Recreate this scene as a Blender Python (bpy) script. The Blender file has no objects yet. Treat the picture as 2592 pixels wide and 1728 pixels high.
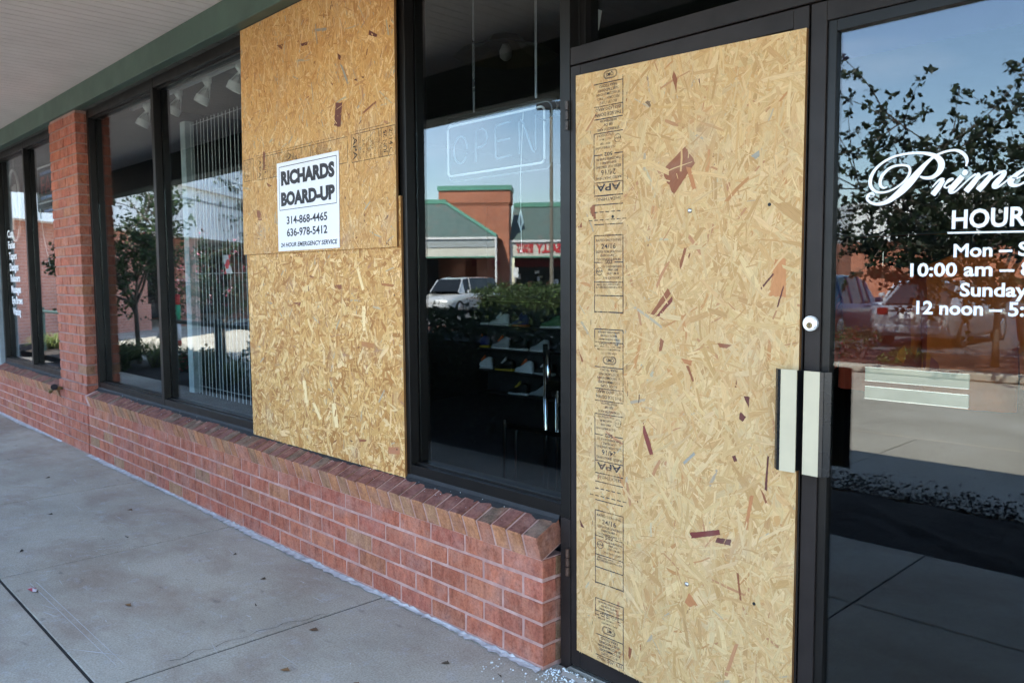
import bpy, math, random
from mathutils import Vector, Matrix
R = random.Random(11)
sc = bpy.context.scene
col = sc.collection

# ------------------------------------------------------------------ camera
cam = bpy.data.cameras.new('camera')
cam.sensor_width = 36.0
cam.lens = 28.46
cam.clip_start = 0.05
cam.clip_end = 2000
CAMLOC = Vector((1.915, -2.1205, 1.415))
YAW, PITCH, ROLL = -0.806148, 0.0760975, 0.0063819
_cy, _sy, _cp, _sp = math.cos(YAW), math.sin(YAW), math.cos(PITCH), math.sin(PITCH)
_f = Vector((_sy*_cp, _cy*_cp, -_sp))
_r0 = Vector((_cy, -_sy, 0))
_d0 = _f.cross(_r0)
_r = _r0*math.cos(ROLL) + _d0*math.sin(ROLL)
_d = -_r0*math.sin(ROLL) + _d0*math.cos(ROLL)
co = bpy.data.objects.new('camera', cam)
col.objects.link(co)
co.matrix_world = Matrix(((_r.x, -_d.x, -_f.x, CAMLOC.x), (_r.y, -_d.y, -_f.y, CAMLOC.y), (_r.z, -_d.z, -_f.z, CAMLOC.z), (0, 0, 0, 1)))
cam.dof.use_dof = True
cam.dof.focus_distance = 2.9
cam.dof.aperture_fstop = 7.0
sc.camera = co

# ------------------------------------------------------------------ world, sun, exposure
SUN_EL = math.radians(50)
SUN_AZ = math.radians(22)          # from +Y (behind the shop)
w = bpy.data.worlds.new('World')
sc.world = w
w.use_nodes = True
nt = w.node_tree
nt.nodes.clear()
out = nt.nodes.new('ShaderNodeOutputWorld')
bg = nt.nodes.new('ShaderNodeBackground')
sky = nt.nodes.new('ShaderNodeTexSky')
sky.sky_type = 'NISHITA'
sky.sun_disc = False
sky.sun_elevation = SUN_EL
sky.sun_rotation = SUN_AZ
sky.air_density = 1.12
sky.dust_density = 0.25
sky.ozone_density = 2.0
bg.inputs['Strength'].default_value = 0.15
tc = nt.nodes.new('ShaderNodeTexCoord')
mp = nt.nodes.new('ShaderNodeMapping')
mp.inputs['Scale'].default_value = (2.2, 2.2, 8.0)
nz = nt.nodes.new('ShaderNodeTexNoise')
nz.inputs['Scale'].default_value = 1.3
nz.inputs['Detail'].default_value = 6
nz.inputs['Roughness'].default_value = 0.55
rp = nt.nodes.new('ShaderNodeValToRGB')
rp.color_ramp.elements[0].position = 0.49
rp.color_ramp.elements[0].color = (0, 0, 0, 1)
rp.color_ramp.elements[1].position = 0.80
rp.color_ramp.elements[1].color = (0.7, 0.7, 0.7, 1)
mx = nt.nodes.new('ShaderNodeMix')
mx.data_type = 'RGBA'
mx.inputs['B'].default_value = (6.0, 6.8, 8.2, 1)
nt.links.new(tc.outputs['Generated'], mp.inputs['Vector'])
nt.links.new(mp.outputs['Vector'], nz.inputs['Vector'])
nt.links.new(nz.outputs['Fac'], rp.inputs['Fac'])
nt.links.new(rp.outputs['Color'], mx.inputs['Factor'])
nt.links.new(sky.outputs['Color'], mx.inputs['A'])
nt.links.new(mx.outputs['Result'], bg.inputs['Color'])
nt.links.new(bg.outputs['Background'], out.inputs['Surface'])
sun = bpy.data.lights.new('sun', 'SUN')
sun.energy = 5.0
sun.angle = math.radians(0.53)
sun.color = (1.0, 0.94, 0.85)
so = bpy.data.objects.new('sun', sun)
col.objects.link(so)
sdir = Vector((math.sin(SUN_AZ)*math.cos(SUN_EL), math.cos(SUN_AZ)*math.cos(SUN_EL), math.sin(SUN_EL)))
so.rotation_euler = sdir.to_track_quat('Z', 'Y').to_euler()
so.location = (0, 5, 30)
sc.view_settings.view_transform = 'Standard'
sc.view_settings.look = 'None'
sc.view_settings.gamma = 1.0
sc.view_settings.exposure = 2.74
sc.render.engine = 'CYCLES'
cy = sc.cycles
cy.use_denoising = True
cy.max_bounces = 10
cy.diffuse_bounces = 5
cy.glossy_bounces = 4
cy.transparent_max_bounces = 32
cy.transmission_bounces = 4
cy.caustics_reflective = False
cy.caustics_refractive = False
cy.sample_clamp_indirect = 6.0

# ------------------------------------------------------------------ helpers
def lin(r, g, b, k=1.0):
    def f(c):
        c = c/255.0
        return (c/12.92 if c <= 0.04045 else ((c+0.055)/1.055)**2.4)*k
    return (f(r), f(g), f(b), 1.0)

class NT:
    """tiny node builder"""
    def __init__(s, name):
        s.m = bpy.data.materials.new(name)
        s.m.use_nodes = True
        s.t = s.m.node_tree
        s.t.nodes.clear()
        s.out = s.n('ShaderNodeOutputMaterial')
    def n(s, typ, **kw):
        nd = s.t.nodes.new(typ)
        for k, v in kw.items():
            if k in nd.inputs: nd.inputs[k].default_value = v
            else: setattr(nd, k, v)
        return nd
    def l(s, a, b): s.t.links.new(a, b)
    def coord(s, kind='Object', scale=(1, 1, 1), rot=(0, 0, 0)):
        t = s.n('ShaderNodeTexCoord')
        m = s.n('ShaderNodeMapping')
        m.inputs['Scale'].default_value = scale
        m.inputs['Rotation'].default_value = rot
        s.l(t.outputs[kind], m.inputs['Vector'])
        return m.outputs['Vector']
    def noise(s, vec, scale, detail=4, rough=0.5, dist=0.0):
        n = s.n('ShaderNodeTexNoise')
        n.inputs['Scale'].default_value = scale
        n.inputs['Detail'].default_value = detail
        n.inputs['Roughness'].default_value = rough
        n.inputs['Distortion'].default_value = dist
        s.l(vec, n.inputs['Vector'])
        return n.outputs['Fac']
    def ramp(s, fac, stops):
        r = s.n('ShaderNodeValToRGB')
        e = r.color_ramp.elements
        while len(e) < len(stops): e.new(0.5)
        for i, (p, c) in enumerate(stops):
            e[i].position = p
            e[i].color = c if len(c) == 4 else (*c, 1)
        s.l(fac, r.inputs['Fac'])
        return r.outputs['Color']
    def mix(s, fac, a, b, mode='MIX'):
        m = s.n('ShaderNodeMix', data_type='RGBA', blend_type=mode)
        for v, k in ((fac, 'Factor'), (a, 'A'), (b, 'B')):
            i = m.inputs[k] if k != 'Factor' else m.inputs[0]
            if k == 'A': i = m.inputs[6]
            if k == 'B': i = m.inputs[7]
            if hasattr(v, 'links'): s.l(v, i)
            else: i.default_value = v
        return m.outputs[2]
    def math(s, op, a, b=0.0):
        m = s.n('ShaderNodeMath', operation=op)
        for i, v in ((0, a), (1, b)):
            if hasattr(v, 'links'): s.l(v, m.inputs[i])
            else: m.inputs[i].default_value = v
        return m.outputs[0]
    def pbr(s, color, rough=0.6, metal=0.0, bump=None, bstr=0.3, bdist=0.002, spec=0.5, coat=0.0):
        p = s.n('ShaderNodeBsdfPrincipled')
        for v, k in ((color, 'Base Color'), (rough, 'Roughness'), (metal, 'Metallic'), (spec, 'Specular IOR Level'), (coat, 'Coat Weight')):
            if hasattr(v, 'links'): s.l(v, p.inputs[k])
            else: p.inputs[k].default_value = v
        if bump is not None:
            b = s.n('ShaderNodeBump')
            b.inputs['Strength'].default_value = bstr
            b.inputs['Distance'].default_value = bdist
            s.l(bump, b.inputs['Height'])
            s.l(b.outputs['Normal'], p.inputs['Normal'])
        s.l(p.outputs['BSDF'], s.out.inputs['Surface'])
        return s.m

def M(name, c, rough=0.6, metal=0.0, var=0.18, vs=6.0, bs=None, bstr=0.2, bdist=0.002, spec=0.5, coat=0.0):
    """plain procedural material: colour with soft variation and optional bump"""
    n = NT(name)
    v = n.coord()
    f = n.noise(v, vs, 5, 0.6)
    lo = tuple(x*(1-var) for x in c[:3])
    hi = tuple(min(1, x*(1+var)) for x in c[:3])
    colr = n.ramp(f, [(0.3, lo), (0.7, hi)])
    rr = n.math('ADD', n.math('MULTIPLY', n.noise(v, vs*2.3, 3), 0.2), rough-0.1)
    b = n.noise(v, bs, 4) if bs else None
    return n.pbr(colr, rr, metal, b, bstr, bdist, spec, coat)

class MB:
    """mesh builder: faces with a colour each, UVs in metres"""
    def __init__(s): s.v = []; s.f = []; s.c = []; s.uv = []; s.mi = []
    def face(s, pts, c=(1, 1, 1), uv=None, mi=0):
        i = len(s.v)
        s.v += [tuple(p) for p in pts]
        s.f.append(tuple(range(i, i+len(pts))))
        s.c.append(tuple(c[:3])); s.mi.append(mi)
        s.uv.append(uv or [(0, 0)]*len(pts))
    def box(s, x0, y0, z0, x1, y1, z1, c=(1, 1, 1), mi=0, skip='', jit=0.0):
        P = [(x0, y0, z0), (x1, y0, z0), (x1, y1, z0), (x0, y1, z0), (x0, y0, z1), (x1, y0, z1), (x1, y1, z1), (x0, y1, z1)]
        if jit: P = [(p[0]+R.uniform(-jit, jit), p[1]+R.uniform(-jit, jit)*.8, p[2]+R.uniform(-jit, jit)*.8) for p in P]
        s.hexa(P, c, mi, skip)
    def hexa(s, P, c=(1, 1, 1), mi=0, skip=''):
        P = [Vector(p) for p in P]
        for k, q in (('-y', (0, 1, 5, 4)), ('+x', (1, 2, 6, 5)), ('+y', (2, 3, 7, 6)), ('-x', (3, 0, 4, 7)), ('+z', (4, 5, 6, 7)), ('-z', (3, 2, 1, 0))):
            if k in skip.split(): continue
            a, b, d, e = (P[t] for t in q)
            if k in ('+z', '-z'): uv = [(p.x, p.y) for p in (a, b, d, e)]
            else:
                L = (b-a).length
                uv = [(0, a.z), (L, b.z), (L, d.z), (0, e.z)]
            s.face((a, b, d, e), c, uv, mi)
    def tube(s, path, r, n=8, c=(1, 1, 1), mi=0, cap=True, r2=None):
        path = [Vector(p) for p in path]
        rings = []
        for i, p in enumerate(path):
            t = (path[min(i+1, len(path)-1)] - path[max(i-1, 0)])
            if t.length < 1e-9: t = Vector((0, 0, 1))
            t.normalize()
            a = Vector((0, 0, 1)) if abs(t.z) < 0.9 else Vector((1, 0, 0))
            u = t.cross(a).normalized(); vv = t.cross(u)
            rr = r if r2 is None else r + (r2-r)*i/max(1, len(path)-1)
            if isinstance(r, (list, tuple)): rr = r[i]
            rings.append([p + (u*math.cos(6.28318*k/n) + vv*math.sin(6.28318*k/n))*rr for k in range(n)])
        base = len(s.v)
        for g in rings: s.v += [tuple(q) for q in g]
        for i in range(len(rings)-1):
            for k in range(n):
                k2 = (k+1) % n
                s.f.append((base+i*n+k, base+i*n+k2, base+(i+1)*n+k2, base+(i+1)*n+k))
                s.c.append(tuple(c[:3])); s.mi.append(mi)
                s.uv.append([(0, 0), (1, 0), (1, 1), (0, 1)])
        if cap:
            for g, rev in ((0, True), (len(rings)-1, False)):
                idx = [base+g*n+k for k in range(n)]
                if rev: idx.reverse()
                s.f.append(tuple(idx)); s.c.append(tuple(c[:3])); s.mi.append(mi); s.uv.append([(0, 0)]*n)
    def disc(s, c0, axis, r, h, n=20, c=(1, 1, 1), mi=0):
        a = Vector(axis).normalized()
        s.tube([Vector(c0), Vector(c0)+a*h], r, n, c, mi)
    def prism(s, poly, axis, a0, a1, c=(1, 1, 1), mi=0):
        """poly of 2D points; axis 'x','y','z' = extrusion axis"""
        def P(p, t):
            return {'x': (t, p[0], p[1]), 'y': (p[0], t, p[1]), 'z': (p[0], p[1], t)}[axis]
        n = len(poly)
        s.face([P(p, a0) for p in poly], c, mi=mi)
        s.face([P(p, a1) for p in reversed(poly)], c, mi=mi)
        for i in range(n):
            p, q = poly[i], poly[(i+1) % n]
            L = math.hypot(q[0]-p[0], q[1]-p[1])
            s.face([P(p, a1), P(q, a1), P(q, a0), P(p, a0)], c, [(0, a1), (L, a1), (L, a0), (0, a0)], mi)
    def build(s, name, mat, parent=None, smooth=False, bevel=0.0, seg=1, fix=False):
        me = bpy.data.meshes.new(name)
        off = Vector((0, 0, 0))
        if parent is not None:
            p = parent
            while p is not None:
                off += Vector(p.location); p = p.parent
        me.from_pydata([(v[0]-off.x, v[1]-off.y, v[2]-off.z) for v in s.v], [], s.f)
        ca = me.color_attributes.new('Col', 'FLOAT_COLOR', 'CORNER')
        ul = me.uv_layers.new(name='UVMap')
        buf, ub = [], []
        for c, uv in zip(s.c, s.uv):
            for q in uv:
                buf += [c[0], c[1], c[2], 1.0]; ub += [q[0], q[1]]
        ca.data.foreach_set('color', buf)
        ul.data.foreach_set('uv', ub)
        mats = mat if isinstance(mat, (list, tuple)) else [mat]
        for m in mats: me.materials.append(m)
        me.polygons.foreach_set('material_index', s.mi)
        if smooth: me.polygons.foreach_set('use_smooth', [True]*len(me.polygons))
        if fix or bevel:
            import bmesh
            bm = bmesh.new(); bm.from_mesh(me)
            bmesh.ops.remove_doubles(bm, verts=bm.verts, dist=1e-5)
            bmesh.ops.recalc_face_normals(bm, faces=bm.faces)
            bm.to_mesh(me); bm.free()
        me.update()
        o = bpy.data.objects.new(name, me)
        col.objects.link(o)
        if parent is not None: o.parent = parent
        if bevel:
            b = o.modifiers.new('bevel', 'BEVEL')
            b.width = bevel; b.segments = seg; b.limit_method = 'ANGLE'; b.angle_limit = math.radians(40)
            b.harden_normals = False
        return o

def tag(o, label=None, cat=None, group=None, kind=None):
    if label: o['label'] = label
    if cat: o['category'] = cat
    if group: o['group'] = group
    if kind: o['kind'] = kind
    return o
def thing(name, loc, label, cat, group=None):
    o = bpy.data.objects.new(name, None)
    o.empty_display_size = 0.2
    o.location = loc
    col.objects.link(o)
    return tag(o, label, cat, group)
def local_parent(o, parent):
    o.parent = parent
    return o
def copy_tree(o, parent=None):
    c = o.copy(); col.objects.link(c)
    c.parent = parent
    for ch in list(o.children): copy_tree(ch, c)
    return c

_tc = {}
def text_geo(s, bold=0.0):
    """flat text as (verts2d, faces), baseline at 0, cap height 1 (scaled by H)"""
    key = (s, bold)
    if key in _tc: return _tc[key]
    def geo(t):
        cu = bpy.data.curves.new('t', 'FONT')
        cu.body = t; cu.size = 1.0; cu.offset = bold; cu.resolution_u = 3
        ob = bpy.data.objects.new('t', cu)
        me = bpy.data.meshes.new_from_object(ob)
        V = [(v.co.x, v.co.y) for v in me.vertices]
        F = [tuple(p.vertices) for p in me.polygons]
        bpy.data.objects.remove(ob); bpy.data.curves.remove(cu); bpy.data.meshes.remove(me)
        return V, F
    if ('H', bold) not in _tc and s != 'H': text_geo('H', bold)
    V, F = geo(s)
    if s == 'H':
        h = max(v[1] for v in V)
        _tc[('_h', bold)] = h
    h = _tc[('_h', bold)]
    x0 = min(v[0] for v in V)
    V = [((v[0]-x0)/h, v[1]/h) for v in V]
    _tc[key] = (V, F)
    return V, F
def add_text(mb, s, x, z, cap, y, width=None, sub=None, bold=0.0, shear=0.0, rot=0.0, center=False, flip=False, c=(1, 1, 1)):
    """put flat text in the XZ plane at height y; (x,z) = baseline start; rot in degrees about it; flip = upside down"""
    V, F = text_geo(s, bold)
    ref = text_geo(sub, bold)[0] if sub else V
    W = max(v[0] for v in ref)
    sx = (width/W) if width else cap
    full = max(v[0] for v in V)*sx
    cr, sr = math.cos(math.radians(rot)), math.sin(math.radians(rot))
    pts = []
    for a, b in V:
        u, v = a*sx + shear*b*cap, b*cap
        if center: u -= full/2
        pts.append((x + u*cr - v*sr, y, z + u*sr + v*cr))
    for f in F: mb.face([pts[i] for i in f], c)
    return full
def quad_line(mb, x0, z0, x1, z1, wd, y, c=(1, 1, 1)):
    d = Vector((x1-x0, z1-z0)); L = d.length
    if L < 1e-6: return
    n = Vector((-d.y, d.x))/L*wd/2
    mb.face([(x0-n.x, y, z0-n.y), (x1-n.x, y, z1-n.y), (x1+n.x, y, z1+n.y), (x0+n.x, y, z0+n.y)], c)
def catmull(P, k=6):
    out = []
    for i in range(len(P)-1):
        p0, p1, p2, p3 = P[max(i-1, 0)], P[i], P[i+1], P[min(i+2, len(P)-1)]
        for j in range(k):
            t = j/k
            out.append(tuple(0.5*((2*b)+(-a+c)*t+(2*a-5*b+4*c-d)*t*t+(-a+3*b-3*c+d)*t**3) for a, b, c, d in zip(p0, p1, p2, p3)))
    out.append(tuple(P[-1]))
    return out
def ribbon(mb, P, y, k=6):
    """P: (x,z,halfwidth) smooth stroke in XZ"""
    Q = catmull(P, k)
    L, Rr = [], []
    for i, q in enumerate(Q):
        a, b = Q[max(i-1, 0)], Q[min(i+1, len(Q)-1)]
        d = Vector((b[0]-a[0], b[1]-a[1]))
        if d.length < 1e-9: d = Vector((1, 0))
        d.normalize()
        h = max(q[2], 0.0004)
        L.append((q[0]-d.y*h, y, q[1]+d.x*h)); Rr.append((q[0]+d.y*h, y, q[1]-d.x*h))
    for i in range(len(Q)-1):
        mb.face([L[i], Rr[i], Rr[i+1], L[i+1]])

# ------------------------------------------------------------------ materials
def brick_mat():
    n = NT('brick')
    v = n.coord()
    a = n.n('ShaderNodeAttribute', attribute_name='Col').outputs['Color']
    f1 = n.noise(n.coord(scale=(1, 1, 0.35)), 26, 5, 0.6, 0.6)
    streak = n.ramp(f1, [(0.30, (0.62, 0.56, 0.52)), (0.50, (1, 1, 1)), (0.70, (1.25, 1.3, 1.25))])
    c = n.mix(1.0, a, streak, 'MULTIPLY')
    f4 = n.noise(v, 17, 3, 0.55)
    c = n.mix(n.ramp(f4, [(0.46, (0, 0, 0)), (0.66, (0.34, 0.34, 0.34))]), c, (0.42, 0.200, 0.14, 1))
    f5 = n.noise(n.coord(rot=(0.3, 0.2, 0.9)), 13, 3, 0.6)
    c = n.mix(n.ramp(f5, [(0.56, (0, 0, 0)), (0.74, (0.6, 0.6, 0.6))]), c, (0.235, 0.085, 0.065, 1))
    f2 = n.noise(v, 160, 3, 0.6)
    c = n.mix(n.ramp(f2, [(0.62, (0, 0, 0)), (0.72, (0.35, 0.35, 0.35))]), c, (0.16, 0.12, 0.10, 1))
    f3 = n.noise(v, 9, 4, 0.6)
    c = n.mix(n.ramp(f3, [(0.5, (0, 0, 0)), (0.8, (0.35, 0.35, 0.35))]), c, (0.52, 0.34, 0.30, 1))
    f6 = n.noise(v, 105, 4, 0.75)
    c = n.mix(1.0, c, n.ramp(f6, [(0.30, (0.62, 0.60, 0.60)), (0.5, (1, 1, 1)), (0.70, (1.22, 1.24, 1.25))]), 'MULTIPLY')
    b = n.math('ADD', n.noise(v, 240, 3), n.math('MULTIPLY', f1, 0.7))
    return n.pbr(c, 0.88, 0, b, 0.7, 0.003, 0.3)
def mortar_mat():
    n = NT('mortar')
    v = n.coord()
    c = n.ramp(n.noise(v, 14, 5, 0.65), [(0.25, (0.32, 0.19, 0.175)), (0.5, (0.46, 0.275, 0.235)), (0.75, (0.57, 0.39, 0.35))])
    return n.pbr(c, 0.95, 0, n.noise(v, 220, 4), 0.7, 0.003, 0.2)
def concrete_mat(name='concrete', k=1.0, stain=True):
    n = NT(name)
    v = n.coord()
    base = n.ramp(n.noise(v, 1.1, 6, 0.62), [(0.3, (0.29*k, 0.262*k, 0.212*k)), (0.55, (0.39*k, 0.36*k, 0.298*k)), (0.75, (0.44*k, 0.415*k, 0.362*k))])
    if stain:
        s = n.noise(n.coord(scale=(0.9, 1.6, 1)), 1.7, 5, 0.65, 0.4)
        base = n.mix(n.ramp(s, [(0.46, (0, 0, 0)), (0.72, (0.62, 0.62, 0.62))]), base, (0.22*k, 0.15*k, 0.11*k, 1))
        s2 = n.noise(v, 9.5, 5, 0.75)
        base = n.mix(n.ramp(s2, [(0.54, (0, 0, 0)), (0.72, (0.5, 0.5, 0.5))]), base, (0.42*k, 0.43*k, 0.45*k, 1))
    sp = n.noise(v, 210, 3, 0.7)
    base = n.mix(n.ramp(sp, [(0.58, (0, 0, 0)), (0.70, (0.5, 0.5, 0.5))]), base, (0.17*k, 0.155*k, 0.135*k, 1))
    sp2 = n.noise(n.coord(rot=(0, 0, 1)), 170, 3, 0.7)
    base = n.mix(n.ramp(sp2, [(0.62, (0, 0, 0)), (0.72, (0.5, 0.5, 0.5))]), base, (0.50*k, 0.52*k, 0.53*k, 1))
    # dark blotches and scuffs
    d = n.noise(n.coord(scale=(1, 2.5, 1), rot=(0, 0, 0.4)), 7, 3, 0.5)
    base = n.mix(n.ramp(d, [(0.66, (0, 0, 0)), (0.76, (0.5, 0.5, 0.5))]), base, (0.11*k, 0.095*k, 0.09*k, 1))
    g1 = n.noise(v, 130, 3, 0.75)
    base = n.mix(1.0, base, n.ramp(g1, [(0.30, (0.70, 0.69, 0.67)), (0.5, (1, 1, 1)), (0.70, (1.22, 1.22, 1.22))]), 'MULTIPLY')
    g2 = n.noise(n.coord(scale=(9, 1, 1), rot=(0, 0, 0.03)), 26, 4, 0.7)
    base = n.mix(1.0, base, n.ramp(g2, [(0.32, (0.88, 0.875, 0.865)), (0.5, (1, 1, 1)), (0.68, (1.09, 1.09, 1.09))]), 'MULTIPLY')
    b = n.math('ADD', n.noise(v, 260, 4, 0.7), n.math('MULTIPLY', g2, 0.6))
    return n.pbr(base, 0.84, 0, b, 0.55, 0.0024, 0.3)
def osb_mat():
    n = NT('strand_board')
    a = n.n('ShaderNodeAttribute', attribute_name='Col').outputs['Color']
    uv = n.coord('UV', (2.2, 48, 1))
    g = n.noise(uv, 14, 4, 0.6, 0.8)
    c = n.mix(1.0, a, n.ramp(g, [(0.28, (0.74, 0.69, 0.62)), (0.5, (1, 1, 1)), (0.72, (1.13, 1.13, 1.13))]), 'MULTIPLY')
    v = n.coord()
    sp = n.noise(v, 420, 2, 0.6)
    c = n.mix(n.ramp(sp, [(0.70, (0, 0, 0)), (0.76, (0.35, 0.35, 0.35))]), c, (0.16, 0.11, 0.07, 1))
    gr = n.noise(v, 5, 4, 0.6)
    c = n.mix(n.ramp(gr, [(0.55, (0, 0, 0)), (0.8, (0.28, 0.28, 0.28))]), c, (0.42, 0.37, 0.31, 1))
    return n.pbr(c, 0.62, 0, n.math('ADD', g, n.math('MULTIPLY', sp, 0.4)), 0.35, 0.0008, 0.35)
def glass_mat(name, tint=(0.62, 0.66, 0.66), ior=1.62, wob=0.0):
    n = NT(name)
    geo = n.n('ShaderNodeNewGeometry')
    io = n.n('ShaderNodeMix', data_type='FLOAT')
    n.l(geo.outputs['Backfacing'], io.inputs[0])
    io.inputs[2].default_value = ior; io.inputs[3].default_value = 1/ior
    fr = n.n('ShaderNodeFresnel')
    n.l(io.outputs[0], fr.inputs['IOR'])
    tr = n.n('ShaderNodeBsdfTransparent'); tr.inputs['Color'].default_value = (*tint, 1)
    gl = n.n('ShaderNodeBsdfGlossy'); gl.inputs['Roughness'].default_value = 0.0
    gl.inputs['Color'].default_value = (0.95, 0.98, 1.0, 1)
    if wob:
        b = n.n('ShaderNodeBump'); b.inputs['Strength'].default_value = wob; b.inputs['Distance'].default_value = 0.002
        n.l(n.noise(n.coord(), 2.2, 1), b.inputs['Height']); n.l(b.outputs['Normal'], gl.inputs['Normal'])
    ms = n.n('ShaderNodeMixShader')
    n.l(fr.outputs['Fac'], ms.inputs['Fac']); n.l(tr.outputs[0], ms.inputs[1]); n.l(gl.outputs[0], ms.inputs[2])
    n.l(ms.outputs[0], n.out.inputs['Surface'])
    return n.m
def ink_mat(name, c, cover=0.6, sc_=160):
    n = NT(name)
    p = n.n('ShaderNodeBsdfPrincipled'); p.inputs['Base Color'].default_value = (*c[:3], 1); p.inputs['Roughness'].default_value = 0.8
    tr = n.n('ShaderNodeBsdfTransparent')
    v = n.coord()
    f = n.math('ADD', n.math('MULTIPLY', n.noise(v, sc_, 3, 0.6), 0.5), n.math('MULTIPLY', n.noise(v, 16, 3, 0.6), 0.5))
    k = n.ramp(f, [(0.46, (1, 1, 1)), (0.47+0.14*cover, (0.22, 0.22, 0.22))])
    ms = n.n('ShaderNodeMixShader')
    n.l(k, ms.inputs['Fac']); n.l(tr.outputs[0], ms.inputs[1]); n.l(p.outputs[0], ms.inputs[2])
    n.l(ms.outputs[0], n.out.inputs['Surface'])
    return n.m
def attr_mat(name, rough=0.7, spec=0.4, var=0.25, vs=8, trans=0.0):
    n = NT(name)
    a = n.n('ShaderNodeAttribute', attribute_name='Col').outputs['Color']
    f = n.noise(n.coord(), vs, 4, 0.6)
    c = n.mix(1.0, a, n.ramp(f, [(0.3, (1-var,)*3), (0.7, (1+var,)*3)]), 'MULTIPLY')
    p = n.n('ShaderNodeBsdfPrincipled')
    n.l(c, p.inputs['Base Color']); p.inputs['Roughness'].default_value = rough; p.inputs['Specular IOR Level'].default_value = spec
    if trans:
        t = n.n('ShaderNodeBsdfTranslucent'); n.l(c, t.inputs['Color'])
        ms = n.n('ShaderNodeMixShader'); ms.inputs['Fac'].default_value = trans
        n.l(p.outputs[0], ms.inputs[1]); n.l(t.outputs[0], ms.inputs[2]); n.l(ms.outputs[0], n.out.inputs['Surface'])
    else: n.l(p.outputs[0], n.out.inputs['Surface'])
    return n.m
def far_brick(name='far_brick', c1=(0.42, 0.155, 0.085), c2=(0.33, 0.115, 0.07), mo=(0.40, 0.27, 0.22)):
    n = NT(name)
    t = n.n('ShaderNodeTexCoord')
    b = n.n('ShaderNodeTexBrick')
    b.inputs['Color1'].default_value = (*c1, 1); b.inputs['Color2'].default_value = (*c2, 1); b.inputs['Mortar'].default_value = (*mo, 1)
    b.inputs['Scale'].default_value = 1.0; b.inputs['Mortar Size'].default_value = 0.006
    b.inputs['Brick Width'].default_value = 0.215; b.inputs['Row Height'].default_value = 0.08
    n.l(t.outputs['UV'], b.inputs['Vector'])
    f = n.noise(n.coord(), 0.8, 4, 0.6)
    c = n.mix(1.0, b.outputs['Color'], n.ramp(f, [(0.3, (0.85,)*3), (0.7, (1.12,)*3)]), 'MULTIPLY')
    return n.pbr(c, 0.9, 0, b.outputs['Fac'], 0.3, 0.003, 0.2)
def shingle_mat():
    n = NT('green_shingles')
    t = n.n('ShaderNodeTexCoord')
    b = n.n('ShaderNodeTexBrick')
    b.inputs['Color1'].default_value = (0.115, 0.175, 0.155, 1); b.inputs['Color2'].default_value = (0.15, 0.20, 0.185, 1); b.inputs['Mortar'].default_value = (0.07, 0.10, 0.09, 1)
    b.inputs['Scale'].default_value = 1.0; b.inputs['Mortar Size'].default_value = 0.012; b.inputs['Brick Width'].default_value = 0.3; b.inputs['Row Height'].default_value = 0.16
    n.l(t.outputs['UV'], b.inputs['Vector'])
    f = n.noise(n.coord(), 1.2, 5, 0.65)
    c = n.mix(n.ramp(f, [(0.55, (0, 0, 0)), (0.72, (0.5, 0.5, 0.5))]), b.outputs['Color'], (0.26, 0.15, 0.12, 1))
    return n.pbr(c, 0.9, 0, b.outputs['Fac'], 0.4, 0.01, 0.2)

BRICK, MORTAR = brick_mat(), mortar_mat()
CONC = concrete_mat('concrete', 1.12)
CONC2 = concrete_mat('drive_concrete', 1.05, False)
OSB = osb_mat()
BRONZE = M('bronze_anodised', (0.0075, 0.0065, 0.006), 0.38, 0.0, 0.25, 5, 120, 0.06, 0.001, 0.28)
BRONZE2 = M('door_bronze', (0.021, 0.0165, 0.0155), 0.42, 0.0, 0.35, 4, 140, 0.06, 0.001, 0.2)
GASKET = M('rubber_gasket', (0.008, 0.008, 0.009), 0.6)
GREEN = M('green_trim_paint', (0.05, 0.088, 0.068), 0.55, 0, 0.18, 3, 60, 0.15)
FASCIA_IN = M('dark_green_fascia', (0.03, 0.05, 0.042), 0.6)
SOFFIT = M('soffit_vinyl', (0.62, 0.58, 0.575), 0.55, 0, 0.07, 2.5)
GAP = M('shadow_gap', (0.03, 0.027, 0.027), 0.9)
GLASS = glass_mat('window_glass', (0.86, 0.90, 0.90), 1.5, 0.02)
DGLASS = glass_mat('door_glass', (0.80, 0.84, 0.84), 1.57, 0.012)
INK = ink_mat('stamp_ink', (0.03, 0.032, 0.045), 1.0, 200)
INK2 = ink_mat('stamp_ink_brown', (0.04, 0.036, 0.033), 0.7)
WHITE_VINYL = M('white_vinyl', (0.80, 0.82, 0.85), 0.5, 0, 0.04)
PAPER = M('white_sign_plastic', (0.80, 0.81, 0.86), 0.45, 0, 0.03)
BLACKPRINT = M('black_print', (0.018, 0.018, 0.022), 0.6)
ALU = M('brushed_aluminium', (0.62, 0.60, 0.53), 0.34, 0.85, 0.05, 9, 300, 0.05)
CREAM = M('champagne_aluminium', (0.53, 0.465, 0.325), 0.45, 0.0, 0.09, 5, 240, 0.05)
CHROME = M('chrome', (0.75, 0.77, 0.8), 0.15, 1.0, 0.05)
STEEL = M('zinc_steel', (0.6, 0.6, 0.62), 0.3, 0.9, 0.1)
WIRE = M('white_wire', (0.82, 0.86, 0.86), 0.4, 0.0, 0.05)
LAMPW = M('white_lamp_enamel', (0.85, 0.86, 0.84), 0.4, 0, 0.05)
TUBE = M('unlit_neon_tube', (0.62, 0.64, 0.68), 0.3, 0, 0.03)
BLACK = M('black_plastic', (0.012, 0.012, 0.014), 0.45)
BRASS = M('old_brass', (0.22, 0.16, 0.07), 0.5, 0.7, 0.3, 30)
ASPH = M('asphalt', (0.075, 0.075, 0.078), 0.9, 0, 0.25, 2.0, 90, 0.5, 0.006)
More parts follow.
